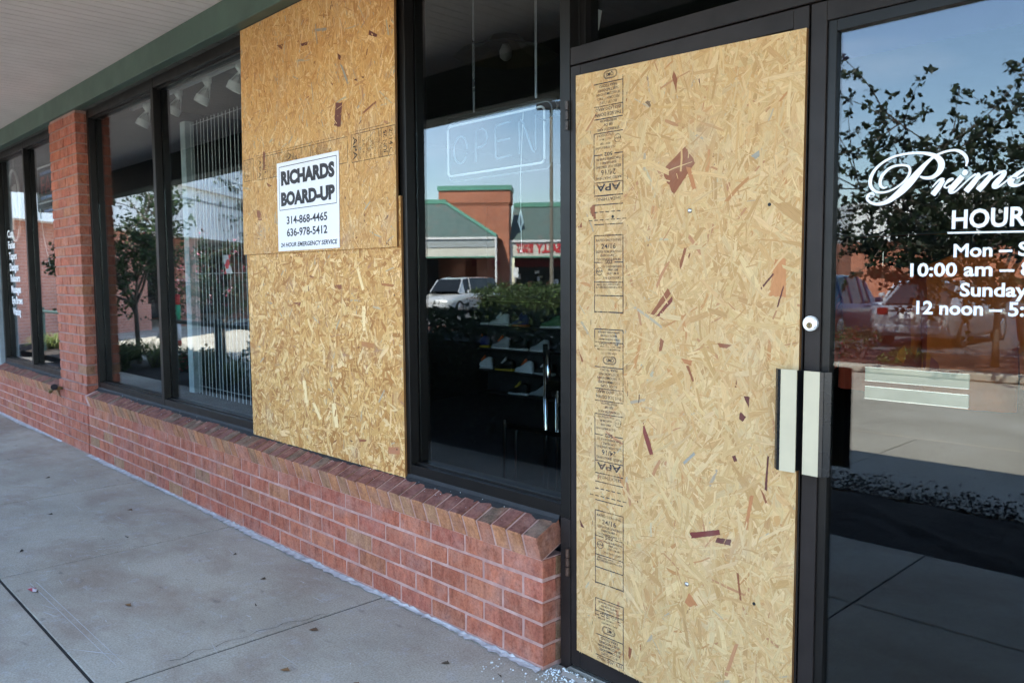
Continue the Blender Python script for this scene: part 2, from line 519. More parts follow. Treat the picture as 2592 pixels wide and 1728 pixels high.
MULCH = M('mulch', (0.030, 0.021, 0.016), 0.95, 0, 0.6, 40, 70, 1.0, 0.03)
REDMULCH = M('red_mulch', (0.115, 0.05, 0.036), 0.95, 0, 0.4, 12, 60, 1.0, 0.03)
BARK = M('bark', (0.085, 0.065, 0.05), 0.9, 0, 0.35, 14, 40, 0.8, 0.01)
LEAF = attr_mat('leaf', 0.5, 0.4, 0.3, 3, 0.28)
FARBRICK = far_brick('far_brick', (0.56, 0.20, 0.105), (0.46, 0.155, 0.09), (0.48, 0.30, 0.23))
WINGBRICK = far_brick('wing_brick', (0.48, 0.21, 0.15), (0.40, 0.165, 0.12), (0.48, 0.34, 0.30))
SHINGLE = shingle_mat()
STUCCO = M('white_stucco', (0.84, 0.83, 0.80), 0.8, 0, 0.05, 1.5)
CREAMP = M('cream_panel', (0.72, 0.69, 0.58), 0.7, 0, 0.05, 1.2)
GREENCAP = M('green_metal_cap', (0.13, 0.33, 0.235), 0.5, 0, 0.08, 2)
RAILG = M('rail_green_paint', (0.04, 0.075, 0.075), 0.5, 0, 0.15)
DARKGLASS = M('dark_shop_glass', (0.018, 0.02, 0.022), 0.08, 0, 0.3, 1)
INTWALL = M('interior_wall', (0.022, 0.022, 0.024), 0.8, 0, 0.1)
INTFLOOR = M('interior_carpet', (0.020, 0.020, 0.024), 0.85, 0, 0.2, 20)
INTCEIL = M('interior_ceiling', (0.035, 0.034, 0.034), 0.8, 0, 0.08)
SHOE = attr_mat('sneaker', 0.5, 0.4, 0.05, 20)
REDPAINT = M('red_sign_letter', (0.62, 0.035, 0.04), 0.5)

# ------------------------------------------------------------------ ground
SY0 = -0.084        # brick face
g = MB()
g.face([(-160, -160, -0.16), (160, -160, -0.16), (160, 12, -0.16), (-160, 12, -0.16)])
tag(g.build('ground', ASPH), kind='structure')
rows = [(-1.28, SY0-0.0+0.09), (-2.15, -1.28)]
xs = [-13.03+1.4985*i for i in range(0, 16)]
def slabs(name, xs, rows, z, gap, mat, depth=0.16):
    s = MB()
    for (ya, yb) in rows:
        for a, b in zip(xs, xs[1:]):
            dz = R.uniform(-0.001, 0.001)
            s.box(a+gap/2, ya+gap/2, z-depth, b-gap/2, yb-gap/2, z+dz)
    return s.build(name, mat, bevel=0.003, seg=2)
tag(slabs('sidewalk', xs, rows, 0.0, 0.0125, CONC), kind='structure')
u = MB(); u.box(-13.2, -2.16, -0.18, 9.6, 0.05, -0.0045)
tag(u.build('sidewalk_base', M('joint_dirt', (0.022, 0.020, 0.018), 0.95, 0, 0.3, 30)), kind='structure')
# mulch bed
mb = MB()
nx, ny = 180, 12
hh = {}
for i in range(nx+1):
    for j in range(ny+1):
        x = -19+28*i/nx; y = -3.15 + 0.99*j/ny
        hh[i, j] = (x, y, -0.02 + 0.05*math.sin(math.pi*j/ny) + R.uniform(-.018, .018))
for i in range(nx):
    for j in range(ny):
        mb.face([hh[i, j], hh[i+1, j], hh[i+1, j+1], hh[i, j+1]])
tag(mb.build('planting_bed', MULCH, fix=True), kind='structure')
xs2 = [-19+1.83*i for i in range(0, 17)]
tag(slabs('outer_pavement', xs2, [(-5.30, -3.16)], -0.005, 0.012, CONC2), kind='structure')
k = MB(); k.box(-19, -5.47, -0.17, 10, -5.31, 0.0)
tag(k.build('kerb', CONC2, bevel=0.02, seg=2), kind='structure')
k = MB(); k.box(-60, -11.2, -0.3, 40, -5.48, -0.15)
tag(k.build('drive', CONC2), kind='structure')
# wing pavement (concrete apron beyond the left end)
k = MB(); k.face([(-40, -14, -0.150), (-19.05, -5.4, -0.004), (-19.05, -0.1, -0.004), (-40, -0.1, -0.004)])
tag(k.build('apron', CONC2), kind='structure')

ck = MB(); x0_, y0_ = -1.36, -.80
pts = []
for i in range(46):
    y = -1.02+i*.0145; pts.append((-1.095+.012*math.sin(i*.7)+R.uniform(-.005, .005)+(.045*max(0, (i-30))/16), y))
for (xa, ya), (xb, yb) in zip(pts, pts[1:]):
    w1 = R.uniform(.0004, .0024)
    ck.face([(xa-w1, ya, .0022), (xa+w1, ya, .0022), (xb+w1*.8, yb, .0022), (xb-w1*.8, yb, .0022)])
tag(ck.build('pavement_crack', M('crack_dirt', (.075, .065, .05), .95)), kind='structure')
sc2 = MB()
for i in range(46):
    x, y = R.uniform(-4.5, -.4), R.uniform(-1.25, -.25); a = R.choice([0.05, 0.3, -.2, 1.4])+R.gauss(0, .25); L = abs(R.gauss(0, .05))+.01; w1 = R.uniform(.0006, .0022)
    dx, dy = math.cos(a)*L, math.sin(a)*L
    sc2.face([(x-dx, y-dy, .0026), (x+w1, y-w1, .0026), (x+dx, y+dy, .0026), (x-w1, y+w1, .0026)])
for y in (-1.165, -1.19): sc2.face([(-2.35, y, .0026), (-1.2, y+.012, .0026), (-1.2, y+.0135, .0026), (-2.35, y+.0025, .0026)])
tag(sc2.build('pavement_scuffs', M('chalky_scuff', (.52, .53, .55), .9)), kind='structure')
# mortar chips, mulch crumbs spilled on the outer pavement (uncountable)
ch = MB()
for i in range(5200):
    x = R.uniform(-4, 4); y = -3.13 - abs(R.gauss(0, 0.26))
    if y < -4.4: continue
    a = R.uniform(0, 3.14); L = R.uniform(.004, .020); W_ = L*R.uniform(.3, .8)
    dx, dy = math.cos(a)*L, math.sin(a)*L; ex, ey = -math.sin(a)*W_, math.cos(a)*W_
    z = -0.004
    P = [(x-dx, y-dy, z), (x+ex, y+ey, z+.004), (x+dx, y+dy, z), (x-ex, y-ey, z+.004)]
    ch.face(P); ch.face([P[0], P[1], (x, y, z+.012), P[3]]); ch.face([P[1], P[2], P[3], (x, y, z+.012)])
tag(ch.build('mulch_crumbs', MULCH), 'dark mulch crumbs spilled over the outer pavement', 'mulch', kind='stuff')

# ------------------------------------------------------------------ brickwork
def brick_col():
    t = R.random()
    if t < 0.70: c = (0.385, 0.124, 0.076)
    elif t < 0.88: c = (0.345, 0.106, 0.066)
    elif t < 0.97: c = (0.385, 0.150, 0.082)
    else: c = (0.32, 0.17, 0.095)
    k = R.uniform(0.90, 1.10)
    return tuple(x*k*R.uniform(.95, 1.05) for x in c)
CH, BW, JT = 0.0812, 0.2185, 0.0125
def brick_face_x(s, x0, x1, y, z0, n, phase=0, d=0.07, last_flush=True):
    """running bond facing -y between x0..x1"""
    for r_ in range(n):
        x = x1 - (0 if (r_+phase) % 2 == 0 else -BW/2) 
        z = z0+r_*CH
        while x > x0:
            a, b = max(x-BW+JT, x0), min(x, x1)
            if b-a > 0.02:
                dy = R.uniform(-.0012, .0012); dz = R.uniform(-.0008, .0008)
                s.box(a, y+dy, z+JT+dz, b, y+d, z+CH+dz, brick_col(), jit=.0015)
            x -= BW
def brick_end(s, x, y0, y1, z0, n, side, phase=0):
    """courses on the end face (normal +x or -x)"""
    for r_ in range(n):
        z = z0+r_*CH
        e = R.uniform(.0005, .0015)*side
        c = brick_col()
        s.box(min(x, x-0.05*side)+ (e if side > 0 else 0), y0, z+JT, max(x, x-0.05*side)+(e if side > 0 else 0), y1, z+CH, c)

def rowlock(s, mo, x0, x1, first=0.0):
    """sloped rowlock sill bricks"""
    w_ = 0.0836
    x = x1
    F = [(-0.087, 0.409), (-0.114, 0.497), (0.004, 0.547), (0.03, 0.46)]   # y,z profile
    while x-w_ > x0-0.001:
        a, b = x-w_+0.0115, x
        dy, dz = R.uniform(-.0018, .0010), R.uniform(-.0012, .0014)
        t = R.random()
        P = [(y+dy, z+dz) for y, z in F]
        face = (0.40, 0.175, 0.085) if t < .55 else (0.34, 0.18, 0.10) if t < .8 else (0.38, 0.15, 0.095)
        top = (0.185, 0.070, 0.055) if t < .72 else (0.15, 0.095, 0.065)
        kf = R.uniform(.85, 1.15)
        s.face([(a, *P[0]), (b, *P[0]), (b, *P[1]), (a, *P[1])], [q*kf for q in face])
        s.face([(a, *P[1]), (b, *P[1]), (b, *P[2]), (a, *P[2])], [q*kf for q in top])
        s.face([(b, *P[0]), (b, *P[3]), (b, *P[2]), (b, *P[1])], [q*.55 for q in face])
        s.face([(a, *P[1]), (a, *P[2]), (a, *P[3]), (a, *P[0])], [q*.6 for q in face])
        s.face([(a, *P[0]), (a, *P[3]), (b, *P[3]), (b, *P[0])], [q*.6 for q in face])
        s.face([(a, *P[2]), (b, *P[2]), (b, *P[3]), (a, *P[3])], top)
        x -= w_
    mo.prism([(-0.0830, 0.4075), (-0.1085, 0.4925), (0.002, 0.5422), (0.028, 0.455)], 'x', x0+0.002, x1-0.004)

def low_wall(x0, x1, end, label, phase=0):
    t = thing('brick_wall', ((x0+x1)/2, -0.03, 0), label, 'wall')
    s = MB()
    brick_face_x(s, x0, x1, SY0, 0.003, 5, phase)
    if end:
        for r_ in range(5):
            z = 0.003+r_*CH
            s.box(x1-0.09, SY0+0.0712, z+JT, x1+R.uniform(-.001, .001), 0.016, z+CH, R.choice([(.20, .11, .06), (.22, .09, .055), (.17, .10, .06)]))  # end face in darker browns, its weaker light put into the colour
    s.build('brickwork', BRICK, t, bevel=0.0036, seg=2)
    m = MB(); m.box(x0+.001, SY0+0.0042, -0.05, x1-0.006, 0.03, 0.412)
    m.build('mortar_joints', MORTAR, t)
    s, mo = MB(), MB()
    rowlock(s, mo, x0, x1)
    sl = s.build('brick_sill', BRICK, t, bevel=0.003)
    mo.build('sill_mortar', MORTAR, sl)
    # white mortar smear along the foot
    f = MB(); px = None; x = x0
    while x < x1:
        wv = 0.014+abs(R.gauss(0, .009)) + 0.010*(math.sin(x*2.3)+1)
        q = (x, SY0-wv, 0.0035+R.uniform(0, .004)); h = 0.010+abs(R.gauss(0, .006))
        cur = (q, (x, SY0-wv*0.4, 0.005+R.uniform(0, .004)), (x, SY0-0.0015, h*.7))
        if px:
            f.face([px[0], cur[0], cur[1], px[1]]); f.face([px[1], cur[1], cur[2], px[2]])
        px = cur; x += R.uniform(.012, .03)
    f.build('mortar_smear', SMEAR, t, fix=True)
    return t
SMEAR = M('white_mortar', (0.47, 0.465, 0.47), 0.95, 0, 0.3, 25, 150, 0.7, 0.004)
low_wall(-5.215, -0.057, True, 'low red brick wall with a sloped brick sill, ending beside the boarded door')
low_wall(-8.36, -5.985, False, 'far short red brick wall under the lettered window, left of the brick pillar', 1)
low_wall(1.86, 5.6, False, 'low brick wall right of the glass door')
# pillar
def pillar(x0, x1, label):
    t = thing('brick_pillar', ((x0+x1)/2, -0.03, 0), label, 'pillar')
    s = MB()
    brick_face_x(s, x0, x1, -0.090, 0.003, 7)
    brick_face_x(s, x0+.012, x1-.012, -0.080, 0.003+7*CH, 27, 1)
    brick_end(s, x1, -0.0185, 0.03, 0.003, 7, 1)
    for r_ in range(27):
        z = 0.003+(7+r_)*CH
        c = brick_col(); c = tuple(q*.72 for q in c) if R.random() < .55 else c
        s.box(x1-.07, -0.0086, z+JT, x1-.012+R.uniform(-.001, .001), 0.06, z+CH, c)
        s.box(x0+.012, -0.0086, z+JT, x0+.07, 0.06, z+CH, brick_col())
    s.build('brickwork', BRICK, t, bevel=0.0028)
    m = MB(); m.box(x0+.008, -0.082, -.05, x1-.008, 0.028, 0.003+7*CH+.004); m.box(x0+.018, -0.0735, 0.003+7*CH+.004, x1-.018, 0.058, 2.85)
    m.build('mortar_joints', M('pillar_mortar', (0.30, 0.19, 0.165), 0.95, 0, 0.2, 12), t)
    return t
pillar(-5.98, -5.222, 'tall red brick pillar between the two banks of windows')
pillar(5.62, 6.38, 'tall red brick pillar beyond the glass door')
# hose bib
t = thing('hose_tap', (-5.93, -0.115, 0.50), 'small brass hose tap sticking out of the pillar foot', 'tap')
s = MB(); s.tube([(-5.90, -.09, .495), (-5.90, -.15, .495)], .014, 10); s.tube([(-5.90, -.15, .495), (-5.955, -.165, .475)], .012, 10); s.tube([(-5.955, -.165, .475), (-5.975, -.168, .462)], .017, 10)
s.build('spout', BRASS, t)
s = MB(); s.tube([(-5.90, -.15, .495), (-5.87, -.16, .512)], .007, 8); s.disc((-5.875, -.158, .508), (.6, -.2, .5), .028, .012, 12)
s.build('handle', BLACK, t)
# downspout at far left end
t = thing('downpipe', (-8.43, -0.02, 0), 'pale grey downpipe at the far left end of the brick wall', 'pipe')
s = MB(); s.box(-8.47, -0.045, 0.0, -8.39, 0.03, 2.78); s.build('pipe', M('grey_pipe_paint', (0.30, 0.34, 0.36), .5), t, bevel=.008)
s = MB(); s.box(-8.48, -0.052, 1.9, -8.38, 0.035, 1.94); s.build('strap', STEEL, t)

# ------------------------------------------------------------------ building shell (interior seen through the glass)
bt = thing('shop_building', (-2, 4, 0), 'brick strip-mall shop block with the boarded-up storefront', 'building')
s = MB()
s.box(-14, 8.0, -0.1, 8, 8.2, 3.4); s.box(-14.2, 0.12, -0.1, -14, 8.2, 3.4); s.box(8, 0.12, -.1, 8.2, 8.2, 3.4)
s.box(-5.68, 0.2, 0, -5.55, 8, 2.95); s.box(1.79, 0.30, 0, 1.90, 8, 2.95)
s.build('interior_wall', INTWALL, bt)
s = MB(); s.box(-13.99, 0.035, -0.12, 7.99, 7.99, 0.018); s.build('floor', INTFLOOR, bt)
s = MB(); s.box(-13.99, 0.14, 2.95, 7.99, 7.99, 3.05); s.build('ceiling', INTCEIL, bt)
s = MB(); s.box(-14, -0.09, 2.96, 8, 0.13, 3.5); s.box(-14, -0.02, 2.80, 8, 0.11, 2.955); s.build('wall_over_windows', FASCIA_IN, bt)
# green trim beam along the wall top
t = thing('trim_beam', (-3, -0.05, 2.79), 'long dull green trim board running along the top of the shop windows', 'trim')
s = MB(); s.box(-14, -0.098, 2.788, 8, -0.03, 2.952); s.build('board', GREEN, t, bevel=.004)
s = MB()
x = -13.9
while x < 8:
    s.box(x, -0.029, 2.787, x+.192, 0.03, 2.798); x += .2
s.build('underside', M('dark_underside', (0.045, 0.05, 0.045), .8, 0, .3, 10), t)
# canopy
ct = thing('canopy', (-3, -1.0, 2.95), 'pale boarded canopy soffit over the pavement with a dark green outer fascia', 'canopy')
s = MB()
x = -14.0
while x < 8:
    s.face([(x, -1.67, 2.955), (x, -0.085, 2.955), (x+.0845, -0.085, 2.955), (x+.0845, -1.67, 2.955)])
    s.face([(x+.0845, -1.67, 2.955), (x+.0845, -0.085, 2.955), (x+.0845, -0.085, 2.965), (x+.0845, -1.67, 2.965)])
    s.face([(x, -1.67, 2.965), (x, -0.085, 2.965), (x, -0.085, 2.955), (x, -1.67, 2.955)])
    x += .0935
s.build('soffit', SOFFIT, ct)
s = MB(); s.box(-14, -1.7, 2.966, 8, -0.09, 3.0); s.build('soffit_backing', GAP, ct)
s = MB(); s.box(-14, -1.90, 2.63, 8, -1.67, 2.96); s.build('fascia', FASCIA_IN, ct, bevel=.01)
s = MB(); s.prism([(-2.02, 2.965), (4.0, 6.8), (4.0, 6.95), (-2.05, 3.05)], 'x', -14, 8); s.build('roof', SHINGLE, ct)
s = MB(); s.prism([(8.3, 3.2), (8.3, 3.4), (4.01, 6.95), (4.01, 6.8)], 'x', -14, 8); s.build('rear_roof', SHINGLE, ct)

# ------------------------------------------------------------------ window frames
def bay(x0, x1, mulls, label, glass_items=True, sillz=0.557):
    t = thing('storefront_window', ((x0+x1)/2, 0.06, sillz), label, 'window')
    def vert(name, a, b, left=False, right=False):
        s = MB()
        s.box(a, 0, sillz, b, 0.048, 2.79)
        s.box(a+(0 if left else -.002), 0.0575, sillz, b+(0 if right else .002), 0.115, 2.79)
        s.box(a+(0 if left else .012), 0.0482, sillz, b-(0 if right else .012), 0.0573, 2.79)
        s.build(name, BRONZE, t, bevel=.0015)
    vert('jamb', x0, x0+.046, left=True)
    vert('jamb', x1-.046, x1, right=True)
    for m in mulls: vert('mullion', m, m+.046)
    ed = [x0+.046]+[v for m in mulls for v in (m, m+.046)]+[x1-.046]
    s, h, q = MB(), MB(), MB()
    for a, b in zip(ed[::2], ed[1::2]):
        s.box(a+.0003, 0.002, sillz, b-.0003, 0.030, 0.603); s.box(a+.0003, 0.0305, sillz, b-.0003, 0.0492, 0.611); s.box(a+.003, .0575, sillz, b-.003, .115, .606)
        h.box(a+.0003, 0.002, 2.722, b-.0003, 0.030, 2.79); h.box(a+.0003, 0.0305, 2.712, b-.0003, 0.0492, 2.79); h.box(a+.003, .0575, 2.72, b-.003, .115, 2.79)
        p = MB(); p.box(a+.003, 0.050, 0.590, b-.003, 0.056, 2.745)
        p.build('pane', GLASS, t)
    s.build('sill_rail', BRONZE, t, bevel=.0015)
    h.build('head_rail', BRONZE, t, bevel=.0015)
    return t
bay(-5.215, 0.0, [-3.836, -2.42, -0.993], 'long dark bronze shop window between the brick pillar and the boarded door')
bay(-8.36, -5.99, [-7.235], 'dark bronze shop window with white lettering, left of the brick pillar')
bay(1.78, 5.6, [3.0, 4.3], 'dark bronze shop window right of the double doors')

for xa, xb, par in ((-5.21, -.05, 0), (-8.35, -5.99, 1)):  # black grime on the sill, added as a ragged raised strip
    t = thing('grime_strip', ((xa+xb)/2, -.02, .54), 'ragged black sealant smeared along the foot of the '+('long' if par == 0 else 'far left')+' shop window frame', 'grime')
    s = MB(); x = xa; pv = None
    while x < xb:
        wv = .010+abs(R.gauss(0, .008))+.007*(1+math.sin(x*7.1))
        y0 = -.001-wv; zz = lambda y: .547+(y-.004)*.424
        cur = ((x, y0, zz(y0)+.0012), (x, -.006, zz(-.006)+.004), (x, .001, .561))
        if pv: s.face([pv[0], cur[0], cur[1], pv[1]]); s.face([pv[1], cur[1], cur[2], pv[2]])
        pv = cur; x += R.uniform(.008, .03)
    s.build('bead', M('black_grime', (.014, .015, .017), .75, 0, .3, 30, 90, .5), t, fix=True)
# grime line between frame and sill
# ------------------------------------------------------------------ doors
DT = 2.142
t = thing('door_frame', (0.87, 0.05, 0), 'dark bronze door frame with a transom light above the double doors', 'door frame')
s = MB(); s.box(0.003, 0.0, DT+.005, 1.735, 0.11, DT+.064); s.build('header', BRONZE2, t, bevel=.0015)
s = MB(); s.box(1.735, -0.001, 0.0, 1.78, 0.124, 2.79); s.build('jamb', BRONZE2, t, bevel=.0015)
s = MB(); s.box(-0.046, -0.001, 0.0, 0.001, 0.118, 0.556); s.build('jamb', BRONZE2, t, bevel=.0015)
s = MB(); s.box(0.003, 0.0485, 2.715, 1.735, 0.12, 2.79); s.build('head_rail', BRONZE, t)
s = MB(); s.box(0.003, 0.05, DT+.0645, 0.028, 0.118, 2.714); s.box(1.712, .05, DT+.0645, 1.7345, .118, 2.714); s.build('glazing_bead', BRONZE, t)
s = MB(); s.box(0.028, 0.08, DT+.065, 1.712, 0.086, 2.714); s.build('transom_pane', GLASS, t)
# threshold, ribbed
s = MB()
s.prism([(-0.055, 0.001), (-0.04, 0.013), (-0.004, 0.015), (0.05, 0.015), (0.1, 0.015), (0.1, 0.001)], 'x', 0.004, 1.733)
for k in range(5):
    y = -0.040+k*0.0075
    s.box(0.006, y, 0.0125, 1.731, y+.003, 0.0165)
s.build('threshold', ALU, t)
# painted touch-up right jamb of window: front face lighter
def leaf(name, label, x0, x1, pane_mat, hinge_left, handle):
    t = thing(name, ((x0+x1)/2, 0.02, 0.02), label, 'door')
    sw = 0.044; tr_, br = DT-0.052, 0.12
    f = MB()
    f.box(x0, 0.0, 0.022, x0+sw, 0.045, DT); f.box(x1-sw, 0.0, 0.022, x1, 0.045, DT)
    f.box(x0+sw, 0.0004, tr_, x1-sw, 0.0446, DT); f.box(x0+sw, 0.0004, 0.022, x1-sw, 0.0446, br)
    f.build('door_frame_rails', BRONZE2, t, bevel=.0015)
    b = MB()
    for a, c in ((x0+sw+.0005, x0+sw+.024), (x1-sw-.024, x1-sw-.0005)): b.box(a, 0.008, br, c, 0.040, tr_)
    b.box(x0+sw+.024, 0.0082, tr_-.030, x1-sw-.024, 0.0398, tr_-.0005); b.box(x0+sw+.024, 0.0082, br+.0005, x1-sw-.024, 0.0398, br+.024)
    b.build('glazing_bead', BRONZE, t, bevel=.001)
    p = MB(); p.box(x0+sw+.02, 0.022, br+.02, x1-sw-.02, 0.028, tr_-.026)
    p.build('pane', pane_mat, t)
    return t
ld = leaf('boarded_door', 'left leaf of the bronze double door, boarded over with strand board', 0.004, 0.862, GLASS, True, 0)
rd = leaf('glass_door', 'right leaf of the bronze double door with white shop-hours lettering on its glass', 0.868, 1.730, DGLASS, False, 0)
for zc in (1.977, 0.40, ):
    s = MB()
    z = zc-.05
    for kk in range(3): s.tube([(-0.004, -.009, z+.002), (-0.004, -.009, z+.032)], .0078, 12); z += .034
    hm = s.build('hinge', M('hinge_bronze' if zc > 1 else 'rusty_hinge', (0.05, 0.042, 0.04) if zc > 1 else (0.10, 0.06, 0.045), .45, .5, .4, 60), ld)
    if zc < 1: hm['label'] = 'slightly rusty lower hinge'
# weather gap strip between leaves
def pull(parent, xa, sgn):
    """channel pull handle: web, face plate and dark lip; xa = meeting edge side"""
    web = MB(); web.box(min(xa, xa+sgn*.004), -.052, .886, max(xa, xa+sgn*.004), -.0005, 1.164)
    w_ = web.build('pull_handle', BLACK, parent, bevel=.0008)
    fc = MB(); fc.prism([(xa-sgn*.002, -.056), (xa+sgn*.043, -.058), (xa+sgn*.043, -.0525), (xa-sgn*.002, -.0525)][::(1 if sgn > 0 else -1)], 'z', .884, 1.166)
    fc.build('face_plate', CREAM, w_, fix=True)
    lp = MB()
    P = [(xa+sgn*.0435, -.0585), (xa+sgn*.053, -.056), (xa+sgn*.0535, -.053), (xa+sgn*.067, -.040), (xa+sgn*.067, -.037), (xa+sgn*.052, -.050), (xa+sgn*.0435, -.0525)]
    lp.prism(P[::(1 if sgn > 0 else -1)], 'z', .8845, 1.1655)
    lp.build('lip', M('dark_handle_lip', (0.014, 0.015, 0.017), .28, .15), w_, fix=True)
pull(ld, 0.874-.0, -1)
pull(rd, 0.8985, 1)
# lock cylinder
s = MB(); s.disc((0.888, -.0005, 1.291), (0, -1, 0), .0205, .010, 28); s.tube([(0.888, -.0105, 1.291), (0.888, -.0135, 1.291)], [.0195, .0165], 28)
lk = s.build('lock_cylinder', M('lock_ring', (0.8, 0.82, 0.84), .35, .55), rd, fix=True)
s = MB(); s.disc((0.888, -.0136, 1.286), (0, -1, 0), .0085, .0012, 20); s.build('lock_plug', BRASS, lk)
s = MB(); s.box(.8868, -.0152, 1.280, .8892, -.0149, 1.291); s.disc((.888, -.0149, 1.290), (0, -1, 0), .0022, .0004, 10); s.build('keyhole', BLACK, lk)
# push bars inside the glass
for z0, z1 in ((1.143, 1.176), (1.095, 1.125)):
    s = MB(); s.box(1.018, .045, z0, 1.27, .052, z1); pb = s.build('push_bar', CREAM, rd)
    s = MB(); s.box(1.018, .044, z1+.0003, 1.27, .053, z1+.0025); s.box(1.018, .044, z0-.0025, 1.27, .053, z0-.0003); s.build('edge_trim', CHROME, pb)
# lettering
D_ = MB()
Y = 0.0214
P1 = [(1.0713, 1.6452, .0014), (1.0627, 1.6429, .0026), (1.0547, 1.6489, .0036), (1.0527, 1.6605, .0042), (1.0583, 1.6758, .0042), (1.0735, 1.69, .0036), (1.0904, 1.696, .0030), (1.1106, 1.6957, .0028), (1.1224, 1.6901, .0030), (1.1253, 1.6779, .0034), (1.1198, 1.6647, .0030), (1.1085, 1.652, .0025), (1.0886, 1.639, .0024), (1.0665, 1.6321, .0026), (1.0473, 1.6337, .0030), (1.0329, 1.6437, .0040), (1.0272, 1.6592, .0048), (1.0303, 1.6767, .0046), (1.0421, 1.6949, .0036), (1.0626, 1.7103, .0030), (1.0897, 1.7203, .0028), (1.1231, 1.7234, .0029), (1.1526, 1.7208, .0034), (1.1754, 1.714, .0046), (1.1916, 1.703, .0066), (1.1985, 1.6889, .0076), (1.1955, 1.6741, .0070), (1.1870, 1.6643, .0054), (1.1755, 1.6586, .0044), (1.161, 1.6591, .0036), (1.1495, 1.6636, .0022)]
P2 = [(1.0300, 1.6235, .001), (1.0340, 1.6265, .006), (1.0290, 1.6285, .0062), (1.0215, 1.6240, .0042), (1.0222, 1.6154, .0034), (1.0330, 1.6070, .0034), (1.0499, 1.6030, .0040), (1.0724, 1.608, .0056), (1.0958, 1.6236, .0080), (1.1155, 1.641, .0096), (1.1332, 1.66, .0090), (1.149, 1.6789, .0070), (1.1647, 1.6959, .0044), (1.1819, 1.7091, .0030), (1.2037, 1.7174, .0026), (1.2268, 1.7189, .0030), (1.2423, 1.7121, .0038), (1.2518, 1.7013, .0040), (1.2552, 1.6895, .0034), (1.2533, 1.6783, .0016)]
ribbon(D_, P1, Y); ribbon(D_, P2, Y+.0001)
def pm(L, dy):
    # lettering drawn on a 1 mm grid: origin at lower left of "rime"
    ribbon(D_, [(1.1728+a*1.6265e-4, 1.6155+b*1.56e-4 - a*0.2e-5, h*1.62e-4) for a, b, h in L], Y-dy)
g_ = lambda L: [(a-985, 712-b + 0.085*(a-985)*0-0.0*(a), h) for a, b, h in L]
for i, L in enumerate([
 [(1025, 585, 9), (1100, 500, 14), (1150, 470, 18), (1185, 488, 24)], [(1178, 488, 30), (1110, 600, 40), (1034, 708, 40)], [(1318, 478, 16), (1262, 498, 26), (1215, 545, 15), (1195, 592, 13), (1232, 612, 12), (1275, 575, 10)],
 [(1430, 400, 2), (1450, 400, 36), (1490, 398, 36), (1515, 396, 2)], [(1440, 452, 40), (1350, 560, 44), (1290, 640, 42), (1288, 684, 26), (1345, 680, 14), (1425, 605, 12), (1530, 500, 12), (1620, 432, 17)],
 [(1630, 430, 20), (1650, 462, 30), (1590, 560, 40), (1492, 688, 42)], [(1560, 600, 10), (1680, 490, 12), (1760, 440, 16), (1812, 440, 22), (1802, 490, 32), (1740, 580, 40), (1654, 682, 42)],
 [(1720, 610, 10), (1840, 500, 12), (1920, 445, 16), (1985, 436, 24), (1970, 490, 34), (1890, 590, 42), (1862, 640, 32), (1902, 655, 17), (1985, 598, 12), (2080, 510, 12)],
 [(2085, 530, 6), (2160, 538, 11), (2265, 480, 14), (2335, 420, 17), (2300, 398, 14), (2200, 440, 22), (2100, 530, 36), (2068, 600, 38), (2112, 646, 24), (2205, 630, 14), (2352, 520, 11)]]):
    pm(g_(L), .0002+i*.0001)
ty = Y
def dl(s, x, z, cap, sub, wd): add_text(D_, s, x, z, cap, ty, wd, sub, bold=.027)
dl('HOURS', 1.2262, 1.5322, .0430, 'HOUR', .158)
quad_line(D_, 1.2176, 1.5216, 1.420, 1.5165, .0042, ty)
dl('Mon – Sat', 1.2325, 1.4632, .0310, 'Mon', .0845)
dl('10:00 am – 8:00 pm', 1.1332, 1.4172, .0322, '10:00 am', .1855)
dl('Sunday', 1.2497, 1.3688, .0315, 'Sunda', .120)
dl('12 noon – 5:00 pm', 1.1507, 1.3236, .0322, '12 noon', .1510)
D_.build('lettering', WHITE_VINYL, rd)

# ------------------------------------------------------------------ strand boards
def clip_poly(P, w, h):
    for ax, lim, sg in ((0, 0, 1), (0, w, -1), (1, 0, 1), (1, h, -1)):
        o = []
        for i in range(len(P)):
            a, b = P[i], P[(i+1) % len(P)]
            da, db = (a[ax]-lim)*sg, (b[ax]-lim)*sg
            if da >= 0: o.append(a)
            if (da >= 0) != (db >= 0):
                t = da/(da-db)
                o.append(tuple(a[k]+(b[k]-a[k])*t for k in range(4)))
        P = o
        if len(P) < 3: return []
    return P
PAL_PALE = [(203, 170, 121), (196, 161, 111), (188, 148, 96), (211, 182, 136), (175, 134, 84), (196, 167, 122), (200, 166, 115), (190, 152, 102), (207, 176, 128), (195, 159, 110)]
PAL_GOLD = [(206, 160, 98), (194, 144, 82), (214, 172, 112), (180, 128, 70), (222, 188, 136), (202, 154, 92), (208, 164, 104), (204, 158, 96)]
PAL_RICH = [(204, 158, 94), (184, 132, 72), (218, 176, 114), (164, 110, 56), (230, 196, 142), (208, 162, 98), (192, 142, 80), (222, 184, 124), (206, 160, 96), (176, 122, 64)]
